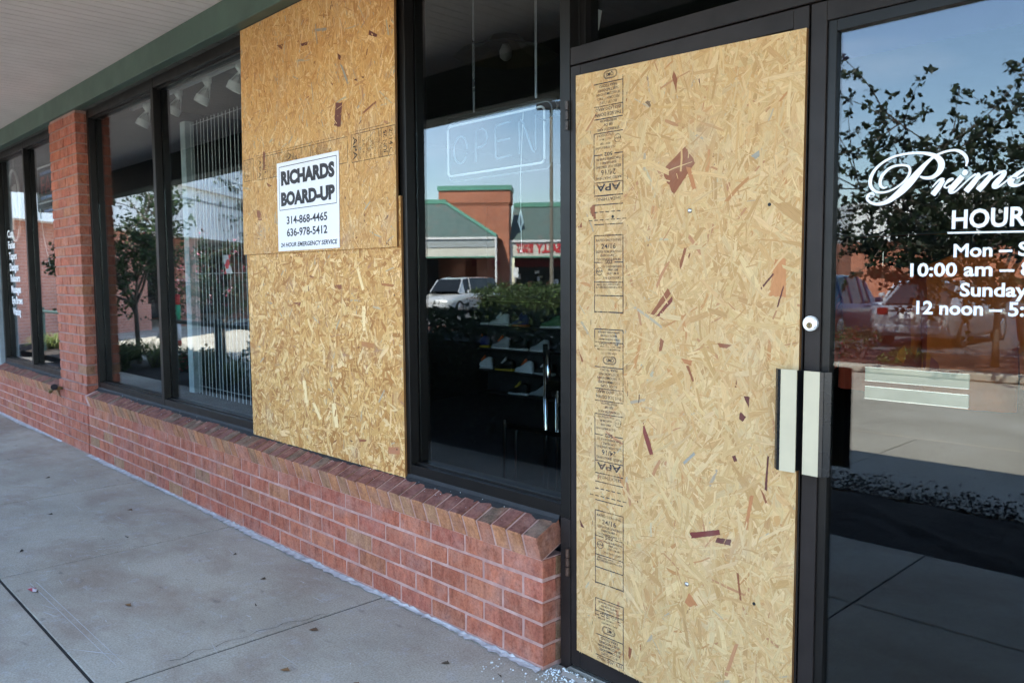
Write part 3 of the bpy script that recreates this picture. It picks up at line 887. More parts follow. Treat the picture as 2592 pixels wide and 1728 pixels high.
def osb(name, corners, y, th, n, pal, ang, lens, wids, seed, parent, flakes=(), flip=False, darkp=.012, greyp=.02, calm=.08):
    """corners TL,TR,BR,BL as (x,z); strands lie on the -y face"""
    rr = random.Random(seed)
    TL, TR, BR, BL = [Vector(c) for c in corners]
    w_ = (TR-TL).length; h = (TL-BL).length
    s = MB()
    def W(u, v, d):
        a = u/w_; b = v/h
        p = (BL*(1-a)+BR*a)*(1-b) + (TL*(1-a)+TR*a)*b
        return (p.x, y-d, p.y)
    base = lin(196, 152, 98)
    mean = [sum(lin(*p_)[k_] for p_ in pal)/len(pal) for k_ in range(3)]
    # core with rough edge
    N = 60
    P = [(W(0, 0, 0)), (W(w_, 0, 0)), W(w_, h, 0), W(0, h, 0)]
    Q = [(p[0], y+th, p[2]) for p in P]
    s.face(P, base)
    for i in range(4):
        a, b = P[i], P[(i+1) % 4]; c, d = Q[(i+1) % 4], Q[i]
        s.face([b, a, d, c], lin(120, 84, 48))
    s.face(list(reversed(Q)), base)
    for i in range(n):
        lay = i/n
        if lay < .42: L = rr.choice(lens)*rr.uniform(.6, 1.3); wd = rr.choice(wids)*rr.uniform(.6, 1.4)
        elif lay < .86: L = rr.choice(lens)*rr.uniform(.45, 1.0); wd = rr.choice(wids)*rr.uniform(.3, .8)
        else: L = rr.uniform(.015, .075); wd = rr.uniform(.0014, .006)
        wd = min(wd, L*.5)
        cx, cy_ = rr.uniform(-.03, w_+.03), rr.uniform(-.03, h+.03)
        a = math.radians(rr.gauss(*ang)) if rr.random() < .72 else rr.uniform(0, 3.1416)
        t = rr.random(); k = rr.uniform(.93, 1.05)
        if t < darkp: c = lin(*rr.choice([(126, 76, 50), (104, 58, 46), (150, 96, 58), (92, 60, 44)])); L *= .4; wd = min(wd, .007)
        elif t < darkp+greyp: c = lin(*rr.choice([(172, 160, 134), (164, 150, 126), (182, 166, 136)])); wd = min(wd, .010)
        elif t < darkp+greyp+.03: c = lin(*rr.choice([(180, 130, 82), (188, 144, 96), (174, 126, 88)])); wd = min(wd, .012)
        else: c = lin(*rr.choice(pal))
        c = tuple(min(.9, (q*(1-calm)+mq*calm if t > darkp+greyp+.03 else q)*k*rr.uniform(.98, 1.02)) for q, mq in zip(c[:3], mean))
        dep = 0.0001 + (lay*.55+rr.random()*.45)*0.0011
        ca, sa = math.cos(a), math.sin(a)
        e1, e2 = rr.uniform(-.5, .5)*wd, rr.uniform(-.5, .5)*wd
        hw = wd/2
        cur = rr.uniform(-.12, .12)*L*.3
        loc = [(-L/2+e1, -hw), (0, -hw+cur), (L/2+e2, -hw*rr.uniform(.5, 1)), (L/2-e2, hw*rr.uniform(.4, 1)), (0, hw+cur), (-L/2-e1, hw*rr.uniform(.6, 1))]
        u0 = rr.uniform(0, 50)
        P4 = [(cx+p*ca-q*sa, cy_+p*sa+q*ca, u0+p, u0*.37+q) for p, q in loc]
        P4 = clip_poly(P4, w_, h)
        if len(P4) >= 3:
            tilt = rr.uniform(-.0002, .0002)
            s.face([W(p[0], p[1], dep+tilt*((p[0]-cx)*ca+(p[1]-cy_)*sa)/L) for p in P4], c, [(p[2], p[3]) for p in P4])
    for i, (poly, c) in enumerate(flakes):
        c = lin(*c)
        m = Vector((sum(p[0] for p in poly)/len(poly), sum(p[1] for p in poly)/len(poly)))
        E = [(Vector(poly[(k_+1) % len(poly)])-Vector(poly[k_])) for k_ in range(len(poly))]
        ax = max(E, key=lambda e: e.length).normalized()
        pts = []
        for k_ in range(len(poly)):
            p0 = Vector(poly[k_]); e = E[k_]; along = abs(e.normalized().dot(ax)) if e.length > 1e-6 else 1
            nn = max(2, int(e.length/.006)); no = Vector((-e.y, e.x)).normalized()
            for q in range(nn):
                amp = .0007 if along > .7 else .0028
                pts.append(p0+e*(q/nn)+no*(rr.uniform(-amp, amp) if q else 0))
        cen = sum(pts, Vector((0, 0)))/len(pts)
        yy = y-.00100-i*2e-6
        for p0, p1 in zip(pts, pts[1:]+pts[:1]):
            tri = [(p1.x, yy, p1.y), (p0.x, yy, p0.y), (cen.x, yy, cen.y)]
            s.face(tri, c, [((Vector((t_[0], t_[2]))).dot(ax)+i, (t_[2]*ax.x-t_[0]*ax.y)) for t_ in tri])
    # frayed splinters along the bottom edge
    for i in range(int(w_*70)):
        u = rr.uniform(0, w_); L = abs(rr.gauss(0, .004)); q = rr.uniform(.0006, .002)
        p = W(u, 0, rr.uniform(-.006, .001))
        s.face([(p[0]-q, p[1], p[2]+.001), (p[0]+q*.3+rr.uniform(-.004, .004), p[1], p[2]-L), (p[0]+q, p[1], p[2]+.001)], lin(226, 196, 146))
    return s.build(name, OSB, parent)
BRN, DRK, MED, GRY, LGT = (138, 84, 56), (96, 52, 46), (176, 118, 76), (150, 146, 134), (238, 208, 154)
DF = [([(0.483, 1.814), (0.518, 1.761), (0.443, 1.672), (0.396, 1.749)], BRN), ([(0.433, 2.028), (0.439, 2.048), (0.452, 2.02), (0.449, 1.98)], BRN), ([(0.487, 1.753), (0.503, 1.749), (0.524, 1.684), (0.51, 1.68)], MED), ([(0.703, 1.761), (0.743, 1.78), (0.752, 1.77), (0.717, 1.749)], GRY),
 ([(0.527, 2.005), (0.535, 1.978), (0.53, 2.008)], DRK), ([(0.104, 1.654), (0.124, 1.665), (0.131, 1.617), (0.116, 1.618)], BRN), ([(0.048, 1.592), (0.068, 1.609), (0.068, 1.591)], BRN), ([(0.33, 1.97), (0.354, 1.971), (0.351, 1.95)], (120, 96, 74)), ([(0.423, 1.385), (0.436, 1.369), (0.373, 1.301), (0.359, 1.304)], BRN), ([(0.44, 1.361), (0.441, 1.344), (0.393, 1.296), (0.38, 1.298)], (120, 62, 50)),
 ([(0.784, 1.468), (0.816, 1.467), (0.818, 1.36), (0.767, 1.366)], (186, 128, 82)), ([(0.74, 1.386), (0.777, 1.428), (0.78, 1.423), (0.743, 1.381)], DRK), ([(0.81, 1.396), (0.812, 1.389), (0.797, 1.337), (0.791, 1.334)], DRK), ([(0.483, 1.509), (0.493, 1.512), (0.471, 1.442), (0.465, 1.456)], BRN), ([(0.391, 1.184), (0.397, 1.229), (0.411, 1.219), (0.401, 1.187)], BRN),
 ([(0.474, 1.17), (0.516, 1.164), (0.513, 1.148), (0.487, 1.154)], MED), ([(0.494, 1.146), (0.504, 1.147), (0.523, 1.102), (0.517, 1.1)], BRN), ([(0.602, 1.223), (0.652, 1.22), (0.635, 1.209), (0.611, 1.21)], BRN), ([(0.692, 1.073), (0.712, 1.072), (0.71, 1.039)], DRK), ([(0.684, 1.025), (0.702, 1.012), (0.69, 0.997), (0.679, 1.004)], DRK),
 ([(0.331, 0.953), (0.356, 0.901), (0.373, 0.852), (0.36, 0.844), (0.331, 0.915)], (124, 62, 54)), ([(0.485, 0.844), (0.526, 0.884), (0.531, 0.876), (0.491, 0.837)], GRY), ([(0.657, 0.89), (0.669, 0.895), (0.675, 0.877), (0.666, 0.873)], DRK), ([(0.771, 0.91), (0.776, 0.909), (0.772, 0.805), (0.764, 0.809)], DRK), ([(0.052, 1.17), (0.075, 1.134), (0.067, 1.128)], BRN),
 ([(0.514, 0.627), (0.618, 0.659), (0.622, 0.644), (0.519, 0.609)], (112, 52, 46)), ([(0.611, 0.633), (0.659, 0.638), (0.657, 0.619), (0.604, 0.617)], DRK), ([(0.678, 0.541), (0.685, 0.543), (0.697, 0.457), (0.691, 0.455)], BRN), ([(0.497, 0.399), (0.514, 0.434), (0.546, 0.402), (0.512, 0.39)], MED), ([(0.277, 0.183), (0.291, 0.178), (0.283, 0.136), (0.275, 0.15)], BRN), ([(0.749, 0.812), (0.764, 0.795), (0.775, 0.77), (0.767, 0.768)], BRN), ([(0.718, 0.782), (0.73, 0.785), (0.711, 0.678), (0.702, 0.684)], MED), ([(0.057, 0.575), (0.079, 0.546), (0.063, 0.548)], DRK)]
UF = [([(-1.454, 2.247), (-1.397, 2.242), (-1.416, 2.132), (-1.472, 2.144)], (104, 58, 48)), ([(-1.168, 2.519), (-1.106, 2.487), (-1.112, 2.475), (-1.169, 2.497)], DRK), ([(-1.764, 2.583), (-1.685, 2.58), (-1.694, 2.564), (-1.749, 2.568)], DRK), ([(-1.43, 2.472), (-1.402, 2.455), (-1.403, 2.433), (-1.421, 2.441)], DRK), ([(-2.285, 1.806), (-2.237, 1.794), (-2.222, 1.745), (-2.269, 1.748)], BRN), ([(-1.23, 2.172), (-1.217, 2.165), (-1.119, 2.198), (-1.125, 2.206)], BRN), ([(-2.005, 2.625), (-1.936, 2.619), (-1.954, 2.594)], (120, 76, 50)), ([(-2.19, 2.105), (-2.162, 2.106), (-2.173, 2.008), (-2.192, 2.01)], BRN), ([(-2.163, 1.942), (-2.1, 1.919), (-2.137, 1.914)], BRN), ([(-1.629, 2.624), (-1.518, 2.607), (-1.521, 2.594), (-1.622, 2.611)], GRY), ([(-1.297, 2.325), (-1.277, 2.329), (-1.271, 2.317)], DRK), ([(-1.237, 2.329), (-1.211, 2.326), (-1.218, 2.317)], DRK), ([(-1.411, 2.42), (-1.39, 2.409), (-1.338, 2.318), (-1.352, 2.317)], GRY)]
LF = [([(-1.098, 0.661), (-1.004, 0.675), (-1.011, 0.64), (-1.103, 0.63)], (178, 108, 62)), ([(-1.526, 1.393), (-1.46, 1.397), (-1.461, 1.373), (-1.519, 1.381)], BRN), ([(-1.939, 1.303), (-1.845, 1.308), (-1.863, 1.287)], BRN), ([(-1.764, 1.446), (-1.701, 1.433), (-1.749, 1.43)], BRN), ([(-1.132, 1.404), (-1.032, 1.397), (-1.038, 1.386), (-1.126, 1.393)], (164, 106, 62)), ([(-1.301, 1.133), (-1.193, 1.127), (-1.201, 1.104), (-1.295, 1.11)], (176, 120, 70)), ([(-1.339, 0.665), (-1.269, 0.671), (-1.277, 0.662), (-1.332, 0.651)], (140, 78, 44)),
 ([(-1.858, 0.9), (-1.824, 0.903), (-1.805, 0.789), (-1.83, 0.787)], LGT), ([(-1.764, 0.794), (-1.739, 0.8), (-1.671, 0.72), (-1.695, 0.713)], LGT), ([(-1.574, 0.814), (-1.536, 0.814), (-1.515, 0.698), (-1.549, 0.694)], LGT), ([(-1.329, 1.469), (-1.309, 1.469), (-1.265, 1.374), (-1.285, 1.37)], LGT), ([(-1.288, 1.298), (-1.261, 1.298), (-1.265, 1.184), (-1.285, 1.179)], LGT)]
DL, DWD = (.05, .07, .09, .12, .16), (.006, .009, .013, .018, .025)
lo = thing('strand_board', (-1.7, -.008, .538), 'golden strand board with big bright flakes covering the lower half of the broken window', 'strand board', 'strand boards over the broken glass')
osb('board', [(-2.443, 1.78), (-.974, 1.78), (-.972, .538), (-2.428, .538)], -.013, .0108, 8500, PAL_RICH, (75, 60), (.04, .06, .08, .11), (.008, .013, .018, .026), 3, lo, LF, darkp=.006, greyp=.008)
up = thing('strand_board', (-1.7, -.02, 1.56), 'golden strand board with a printed stamp band covering the upper half of the broken window', 'strand board', 'strand boards over the broken glass')
osb('board', [(-2.412, 2.786), (-.978, 2.786), (-.987, 1.561), (-2.452, 1.565)], -.0265, .011, 11500, PAL_GOLD, (88, 38), (.03, .05, .08, .11), (.005, .008, .012, .016), 5, up, UF, darkp=.014, greyp=.022)
do = thing('strand_board', (.45, -.008, .09), 'pale tall strand board covering the left door leaf, with a column of printed stamps', 'strand board', 'strand boards over the broken glass')
osb('board', [(.040, 2.104), (.862, 2.080), (.857, .052), (.044, .092)], -.0125, .0112, 11000, PAL_PALE, (80, 48), DL, DWD, 9, do, DF, darkp=.0025, greyp=.007, calm=.24)
for i, (x, z) in enumerate([(.502, 1.62), (.505, .46)]):
    s = MB(); s.tube([(x, -.0130, z), (x, -.0165, z), (x, -.0185, z)], [.0072, .0068, .003], 16); s.build('screw', STEEL, do, True)
for i, (x, z) in enumerate([(.764, 1.62), (.203, 1.62), (.737, .464)]):
    s = MB(); s.disc((x, -.0139, z), (0, -1, 0), .0052, .0003, 14); s.build('nail_hole', GASKET, do)
for i, (x, z) in enumerate([(-1.01, 2.50), (-1.03, 1.35), (-1.03, .66), (-2.40, 1.2)]):
    yy = -.0279 if z > 1.6 else -.0144
    s = MB(); s.disc((x, yy, z), (0, -1, 0), .004, .0006, 10); s.build('nail_head', GASKET, up if z > 1.6 else lo)

# printed stamps on the door board -----------------------------------------
ST = MB(); SY = -.0142
XL, XR = .124, .246
def hl(z, x0=XL, x1=XR, wd=.0032, dash=False):
    if z > 2.078 or z < .085: return
    xx0 = x0+(1.56-z)*.006; xx1 = x1+(1.56-z)*.006
    if dash:
        x = xx0
        while x < xx1:
            quad_line(ST, x, z, min(xx1, x+.016), z-.0005, wd, SY); x += .024
    else: quad_line(ST, xx0, z, xx1, z-.001, wd, SY)
def vl(z0, z1, x, wd=.0028):
    z0 = max(z0, .09); z1 = max(z1, .09)
    z0 = min(z0, 2.072); z1 = min(z1, 2.072)
    quad_line(ST, x+(1.56-z0)*.006, z0, x+(1.56-z1)*.006, z1, wd, SY)
def tx(s, z, cap, wd, x=None, rot=0, bold=0.0):
    if z > 2.08 or z < .085: return
    xc = ((XL+XR)/2 if x is None else x)+(1.56-z)*.006
    bold = max(bold, .012)
    if rot: add_text(ST, s, xc+wd/2, z+cap, cap, SY, wd, bold=bold, rot=180)
    else: add_text(ST, s, xc-wd/2, z, cap, SY, wd, bold=bold)
def ring(cx, cz, r, wd=.0018, sx=1.0, n=22):
    for k_ in range(n):
        a, b = 6.2832*k_/n, 6.2832*(k_+1)/n
        quad_line(ST, cx+math.cos(a)*r*sx, cz+math.sin(a)*r, cx+math.cos(b)*r*sx, cz+math.sin(b)*r, wd, SY)
def pill(cx, cz, hw, hh, wd=.002):
    if cz > 2.085: return
    P = []
    for k_ in range(9): a = -1.5708+3.1416*k_/8; P.append((cx+hw-hh+math.cos(a)*hh, cz+math.sin(a)*hh))
    for k_ in range(9): a = 1.5708+3.1416*k_/8; P.append((cx-hw+hh+math.cos(a)*hh, cz+math.sin(a)*hh))
    for a, b in zip(P, P[1:]+P[:1]): quad_line(ST, *a, *b, wd, SY)
def up_block(z):           # reads upright, top line at z
    hl(z); vl(z, z-.26, XL); vl(z, z-.26, XR, .003)
    tx('RATED SHEATHING', z-.020, .0085, .105); tx('24/16', z-.044, .016, .062); tx('SIZED FOR SPACING', z-.058, .0075, .108); tx('EXPOSURE 1', z-.0705, .0075, .066); tx('THICKNESS 0.418 IN.', z-.0835, .0075, .105)
    hl(z-.089, XL, XL+.036); hl(z-.089, XR-.036, XR); tx('502', z-.094, .012, .034)
    tx('PS 2-10 SHEATHING', z-.107, .0065, .080, .202); tx('PRP-108', z-.1185, .007, .042, .204); tx('HUD UM-40', z-.130, .007, .052, .204); tx('7/16 CATEGORY', z-.145, .007, .078, .200)
    ring(.146+(1.56-z)*.006, z-.119, .013); tx('APA', z-.122, .0065, .028, .146, 0, .02)
    hl(z-.155); tx('MILL 502 APPROVED', z-.166, .005, .10); tx('AUTORIZADO 0000149 A 1974', z-.176, .007, .112); hl(z-.200, wd=.0035); hl(z-.255, wd=.004)
def down_block(z):         # reads upside down, the line under its oval mark at z
    pill((XL+XR)/2+.006, z+.024, .028, .0125); pill((XL+XR)/2+.006, z+.024, .025, .0098, .0012); tx('QMS', z+.018, .012, .032, .191, 1, .015)
    tx('APA QUALITY', z+.044, .0065, .070, None, 1); tx('MANAGEMENT SYSTEM', z+.057, .006, .098, None, 1); hl(z+.070, dash=True); tx('PROGRAM', z+.075, .006, .08, None, 1); hl(z+.084)
    tx('SPAN RATING MARK', z+.091, .006, .09, None, 1); tx('MEETS CODES', z+.103, .006, .07, None, 1); tx('APPROVED GRADE', z+.115, .006, .095, None, 1); hl(z+.128); vl(z+.128, z+.062, XL); vl(z+.128, z-.11, XR, .003)
    hl(z)
    for i_, (s_, w_) in enumerate((('PARA TECHO', .074), ('SUJETADORES', .088), ('SE RECOMIENDAN', .100), ('RECOMMENDED', .094), ('ROOF CLIPS', .070))): tx(s_, z-.014-.0135*i_, .0085, w_, None, 1)
    hl(z-.074); tx('ESTE LADO ABAJO', z-.089, .0095, .108, None, 1); tx('THIS SIDE DOWN', z-.107, .011, .110, None, 1); hl(z-.115)
    tx('RESISTENCIA', z-.127, .0075, .070, None, 1); tx('EJE DE', z-.140, .0075, .036, None, 1); tx('STRENGTH AXIS', z-.155, .008, .092, None, 1); hl(z-.161)
    for i_, (s_, w_) in enumerate((('7/16 CATEGORY', .070), ('HUD UM-40', .05), ('PRP-108', .042), ('PS 2-10 SHEATHING', .085))): tx(s_, z-.173-.0135*i_, .007, w_, .172, 1)
    ring(.225+(1.56-z)*.006, z-.185, .013); tx('APA', z-.188, .0065, .028, .225, 1, .02)
    hl(z-.232, XL, XL+.036); hl(z-.232, XR-.036, XR); tx('502', z-.238, .012, .034, None, 1)
    tx('THICKNESS 0.418 IN.', z-.251, .0075, .105, None, 1); tx('EXPOSURE 1', z-.264, .0075, .066, None, 1); tx('SIZED FOR SPACING', z-.277, .008, .108, None, 1); tx('24/16', z-.300, .017, .062, None, 1); tx('RATED SHEATHING', z-.314, .0085, .108, None, 1)
    hl(z-.323); vl(z-.161, z-.36, XL); vl(z-.24, z-.36, XR)
    tx('APA', z-.352, .023, .104, None, 1, .02); hl(z-.366, wd=.004); tx('SHEATHING', z-.384, .011, .105, None, 1); hl(z-.396); hl(z-.420, dash=True); hl(z-.446, .10, .262, dash=True); hl(z-.461)
up_block(1.560); up_block(.622)
down_block(2.058); down_block(1.119); down_block(.183)
# ghost of a mis-struck stamp edge and drips
for i in range(26):
    z = R.uniform(.12, 2.05); x = R.choice([.108, .262])+R.uniform(-.004, .004)+(1.56-z)*.006
    quad_line(ST, x, z, x+R.uniform(-.001, .001), z-R.uniform(.003, .02), .0016, SY)
ST.build('printed_stamp', INK, do)
# stamp band on the upper window board --------------------------------------
SB = MB(); SY2 = -.0284
def seg(x0, x1, z0, z1, wd=.0028):
    quad_line(SB, x0, z0, x0, z1, wd, SY2); quad_line(SB, x0, z1, x1, z1, wd, SY2); quad_line(SB, x0, z0, x1, z0, wd, SY2); quad_line(SB, x1, z0, x1, z1, wd, SY2)
def col_text(s, x, z, cap, ln, down=True, bold=0.0):
    if down: add_text(SB, s, x, z+ln, cap, SY2, ln, rot=-90, bold=bold)
    else: add_text(SB, s, x+cap, z, cap, SY2, ln, rot=90, bold=bold)
def stamp_unit(x0, sc_=1.0):
    zt, zb = 2.080, 1.962
    seg(x0, x0+.565, zb, zt)
    quad_line(SB, x0-.012, zt+.012, x0+.45, zt+.012, .002, SY2)
    x = x0+.012
    for s_, cp, ln, gap in (('APA', .030, .100, .046), ('|', .004, .105, .008), ('RATED SHEATHING', .009, .104, .016), ('24/16', .018, .062, .026), ('SIZED FOR SPACING', .008, .104, .014), ('EXPOSURE 1', .008, .07, .014), ('THICKNESS 0.418 IN.', .008, .104, .014), ('|', .004, .105, .008), ('502', .014, .036, .022), ('|', .004, .105, .008), ('PS 2-10 SHEATHING', .008, .10, .014), ('PRP-108', .008, .05, .014), ('HUD UM-40', .008, .06, .014), ('7/16 CATEGORY', .008, .085, .018), ('|', .004, .105, .008), ('STRENGTH AXIS', .009, .09, .014), ('EJE DE', .009, .04, .014), ('RESISTENCIA', .009, .08, .016), ('|', .004, .105, .008), ('THIS SIDE DOWN', .010, .10, .016), ('ESTE LADO ABAJO', .010, .10, .016), ('|', .004, .105, .008), ('ROOF CLIPS', .009, .07, .014), ('RECOMMENDED', .009, .09, .014), ('SUJETADORES', .009, .09, .014), ('PARA TECHO', .009, .08, .018), ('QMS', .018, .045, .028)):
        if s_ == '|': quad_line(SB, x, zb, x, zt, .0028, SY2)
        else: col_text(s_, x, zb+(.118-ln)/2, cp, ln, True)
        x += gap
        if x > x0+.55: break
stamp_unit(-2.255+.0); stamp_unit(-1.925)
# right-hand frame with the date
seg(-1.324, -.984, 1.957, 2.082)
quad_line(SB, -1.34, 2.094, -1.02, 2.094, .0024, SY2)
x = -1.312
for s_, cp, ln, gap, dn in (('APA', .034, .104, .046, 1), ('|', 0, 0, .008, 1), ('RATED SHEATHING', .010, .108, .020, 1), ('24/16', .020, .066, .032, 1), ('SIZED FOR SPACING', .010, .108, .016, 1), ('EXPOSURE 1', .010, .072, .020, 1), ('|', 0, 0, .006, 1), ('502', .016, .04, .022, 1), ('PS 2-10 SHEATHING', .009, .104, .017, 1), ('PRP-108', .009, .052, .017, 1), ('|', 0, 0, .006, 1), ('THIS SIDE DOWN', .011, .11, .018, 1), ('|', 0, 0, .012, 1), ('JUN 25', .026, .098, .036, 0), ('|', 0, 0, .008, 1), ('2014 C', .026, .104, .03, 1)):
    if s_ == '|': quad_line(SB, x, 1.957, x, 2.082, .003, SY2)
    else: col_text(s_, x, 1.957+(.125-ln)/2, cp, ln, bool(dn), .012 if cp > .02 else 0)
    x += gap
seg(-2.415, -2.300, 1.968, 2.083)
x = -2.408
for s_, cp, ln, gap in (('EXPOSURE 1', .010, .08, .018), ('APA', .030, .10, .040), ('SIZED FOR SPACING', .009, .10, .016), ('RATED SHEATHING', .009, .10, .016)):
    col_text(s_, x, 1.975, cp, ln); x += gap
SB.build('printed_stamp', INK2, up)

# ------------------------------------------------------------------ board-up company sign
t = thing('board_up_sign', (-1.735, -.03, 1.572), 'white board-up company sign with phone numbers fixed to the upper strand board', 'sign')
s = MB(); s.prism([(-2.032, 2.0265), (-1.4315, 2.0245), (-1.4425, 1.572), (-2.038, 1.5715)][::-1], 'y', -.0315, -.0288)
s.build('panel', PAPER, t, fix=True)
s = MB(); SYS = -.0318
for a, b in (((-2.0085, 2.0044), (-1.4512, 2.0044)), ((-1.4512, 2.0044), (-1.458, 1.7832)), ((-1.458, 1.7832), (-2.0135, 1.7831)), ((-2.0135, 1.7831), (-2.0085, 2.0044))): quad_line(s, *a, *b, .0034, SYS)
add_text(s, 'RICHARDS', -1.991, 1.9135, .0675, SYS, .521, bold=.062)
add_text(s, 'BOARD-UP', -1.996, 1.808, .0655, SYS, .525, bold=.062)
add_text(s, '314-868-4465', -1.942, 1.709, .0385, SYS, .397, bold=.026)
add_text(s, '636-978-5412', -1.944, 1.6463, .0385, SYS, .397, bold=.026)
add_text(s, '24 HOUR EMERGENCY SERVICE', -2.011, 1.5923, .0212, SYS, .548, bold=.03, shear=.22)
s.build('printing', BLACKPRINT, t)

# ------------------------------------------------------------------ inside the shop
def neon(x0, x1, z0, z1, y):
    t = thing('neon_open_sign', ((x0+x1)/2, y, z0), 'unlit white OPEN tube sign hanging on two chains inside the window', 'neon sign')
    def rrect(e, r):
        P = []
        for cx, cz, a0 in ((x1+e-r, z1+e-r, 0), (x0-e+r, z1+e-r, 90), (x0-e+r, z0-e+r, 180), (x1+e-r, z0-e+r, 270)):
            for q in range(6):
                a = math.radians(a0+18*q); P.append((cx+math.cos(a)*r, y, cz+math.sin(a)*r))
        return P+P[:1]
    s = MB(); s.tube(rrect(0, .02), .0048, 8, cap=False); s.build('border_tube', TUBE, t, True)
    s = MB()
    P = rrect(.022, .035)
    s.tube([(p[0], y+.02, p[2]) for p in P], .0025, 6, cap=False)
    s.build('acrylic_edge', M('clear_acrylic_edge', (.22, .26, .30), .3), t, True)
    s = MB()
    def st(P): s.tube([(a, y-.004, b) for a, b in P], .0038, 8)
    h0, h1 = 1.915, 2.045
    cx = -.815
    st([(cx+.045*math.cos(a), 1.978+.058*math.sin(a)) for a in [2*math.pi*k/20 for k in range(20)]])
    st([(-.715, 1.915), (-.712, 2.045), (-.675, 2.05), (-.648, 2.035), (-.642, 2.01), (-.652, 1.985), (-.68, 1.975), (-.705, 1.975)])
    st([(-.50, 2.055), (-.585, 2.050), (-.592, 2.04), (-.59, 1.925), (-.582, 1.915), (-.50, 1.920)]); st([(-.58, 1.985), (-.505, 1.988)])
    st([(-.448, 1.92), (-.450, 2.045), (-.44, 2.055), (-.43, 2.045), (-.375, 1.925), (-.366, 1.918), (-.357, 1.928), (-.357, 2.06)])
    s.build('letter_tube', M('grey_letter_tube', (.16, .21, .27), .3), t, True)
    s = MB(); s.tube([(-.93, y+.03, 2.128), (-.32, y+.03, 2.118), (-.285, y+.03, 2.112), (-.268, y+.03, 2.095), (-.262, y+.03, 2.06)], .0085, 8); s.tube([(-.268, y+.03, 2.07), (-.275, y, 2.035), (-.30, y-.01, 2.03), (-.34, y-.01, 2.045), (-.352, y-.01, 2.075), (-.35, y, 2.095)], .004, 6); s.box(-.275, y+.015, 2.05, -.252, y+.045, 2.075)
    s.build('hanger_rod', BLACK, t, True)
    for cx in (-.763, -.388):
        s = MB(); z = 2.135; k_ = 0
        while z < 2.94:
            a = math.pi/2*(k_ % 2)
            for sg in (-1, 1):
                s.box(cx+sg*.0035*math.cos(a)-.001, y+.03+sg*.0035*math.sin(a)-.001, z, cx+sg*.0035*math.cos(a)+.001, y+.03+sg*.0035*math.sin(a)+.001, z+.013)
            z += .0115; k_ += 1
        s.build('chain', STEEL, t)
neon(-.905, -.313, 1.872, 2.088, .20)
t = thing('pull_cord', (-.447, .2, 1.53), 'thin white pull cord with a bundled loop hanging below the OPEN sign', 'cord')
s = MB(); s.tube([(-.45, .22, 2.10), (-.448, .2, 1.83), (-.445, .2, 1.53)], .0012, 6)
for a in (.012, .018, .009): s.tube([(-.447, .2, 1.70), (-.447-a, .2, 1.65), (-.447, .2, 1.612), (-.447+a*.9, .2, 1.645), (-.447, .2, 1.695)], .0011, 6)
s.build('string', WIRE, t); s = MB(); s.tube([(-.445, .2, 1.535), (-.445, .2, 1.525)], .005, 10); s.build('bead', WIRE, t)
# gridwall
t = thing('gridwall_panel', (-3.75, .42, .57), 'white wire gridwall panel standing behind the shop window left of the boards', 'display panel')
s = MB()
xx = -4.20
for i in range(26):
    s.tube([(xx, .42, .56), (xx, .42, 2.60)], .0024, 6); xx += .0655 if i % 3 else .052
s.build('upright_wires', WIRE, t)
s = MB()
for z in (.62, 1.475, 2.08, 2.58):
    s = MB(); s.tube([(-4.21, .425, z), (-2.6, .425, z)], .0014, 6); s.build('cross_wire', WIRE, t)
s = MB(); s.box(-4.345, .40, .56, -4.255, .46, 2.62); s.build('white_post', M('white_post_paint', (.42, .48, .49), .6), t)
t = thing('price_tag', (-3.58, .40, 1.55), 'red and white price ticket clipped on the wire gridwall', 'price tag')
s = MB()
for i_ in range(5):
    for j_ in range(4):
        q = lambda i, j: (-3.66+i*.024+.004*math.sin(j*2), .40+.012*math.sin(i*1.7+j), 1.47+j*.033)
        s.face([q(i_, j_), q(i_+1, j_), q(i_+1, j_+1), q(i_, j_+1)], (.75, .08, .09) if (i_*3+j_*2) % 5 in (0, 3) else (.8, .72, .74))
s.build('ticket', attr_mat('ticket_card', .6), t, fix=True)
# track lights
t = thing('light_track', (-3.8, .28, 2.79), 'white ceiling light track inside the left shop window', 'light track')
s = MB(); s.box(-5.0, .265, 2.791, -2.3, .295, 2.825); s.build('rail', LAMPW, t)
def track_lamp(loc):
    t = thing('track_light', loc, '', 'track light')
    x, y, z = loc
    s = MB(); s.tube([(x, y, z), (x, y, z-.03)], .03, 12); s.tube([(x, y, z-.03), (x, y+.008, z-.06)], [.026, .012], 12); s.build('socket', LAMPW, t)
    s = MB()
    ax = Vector((-.25, -.35, -.9)).normalized(); u = ax.cross(Vector((1, 0, 0))).normalized(); v = ax.cross(u)
    p0 = Vector((x, y+.008, z-.05)); p1 = p0+ax*.085
    ring_ = lambda c, r, n=16: [c+(u*math.cos(6.28318*k_/n)+v*math.sin(6.28318*k_/n))*r for k_ in range(n+1)]
    for k_ in range(5):
        a = 6.28318*k_/5
        s.tube([p0+(u*math.cos(a)+v*math.sin(a))*.013, p1+(u*math.cos(a)+v*math.sin(a))*.043], .0032, 6)
    s.build('cage', LAMPW, t)
    s = MB(); s.tube([p1-ax*.004, p1+ax*.045], .048, 20, cap=False); s.tube([p1-ax*.004, p1+ax*.045], .045, 20, cap=False); s.build('rim', LAMPW, t, True)
    s = MB(); s.tube([p0+ax*.03, p1-ax*.01, p1+ax*.03], [.018, .03, .043], 14); s.build('bulb', M('reflector_bulb', (.7, .7, .68), .3), t, True)
    return t
tl = track_lamp((-4.665, .28, 2.79))
tl['label'] = 'white wire-cage track light nearest the brick pillar, half behind the window mullion'; tl['group'] = 'track lights inside the window'
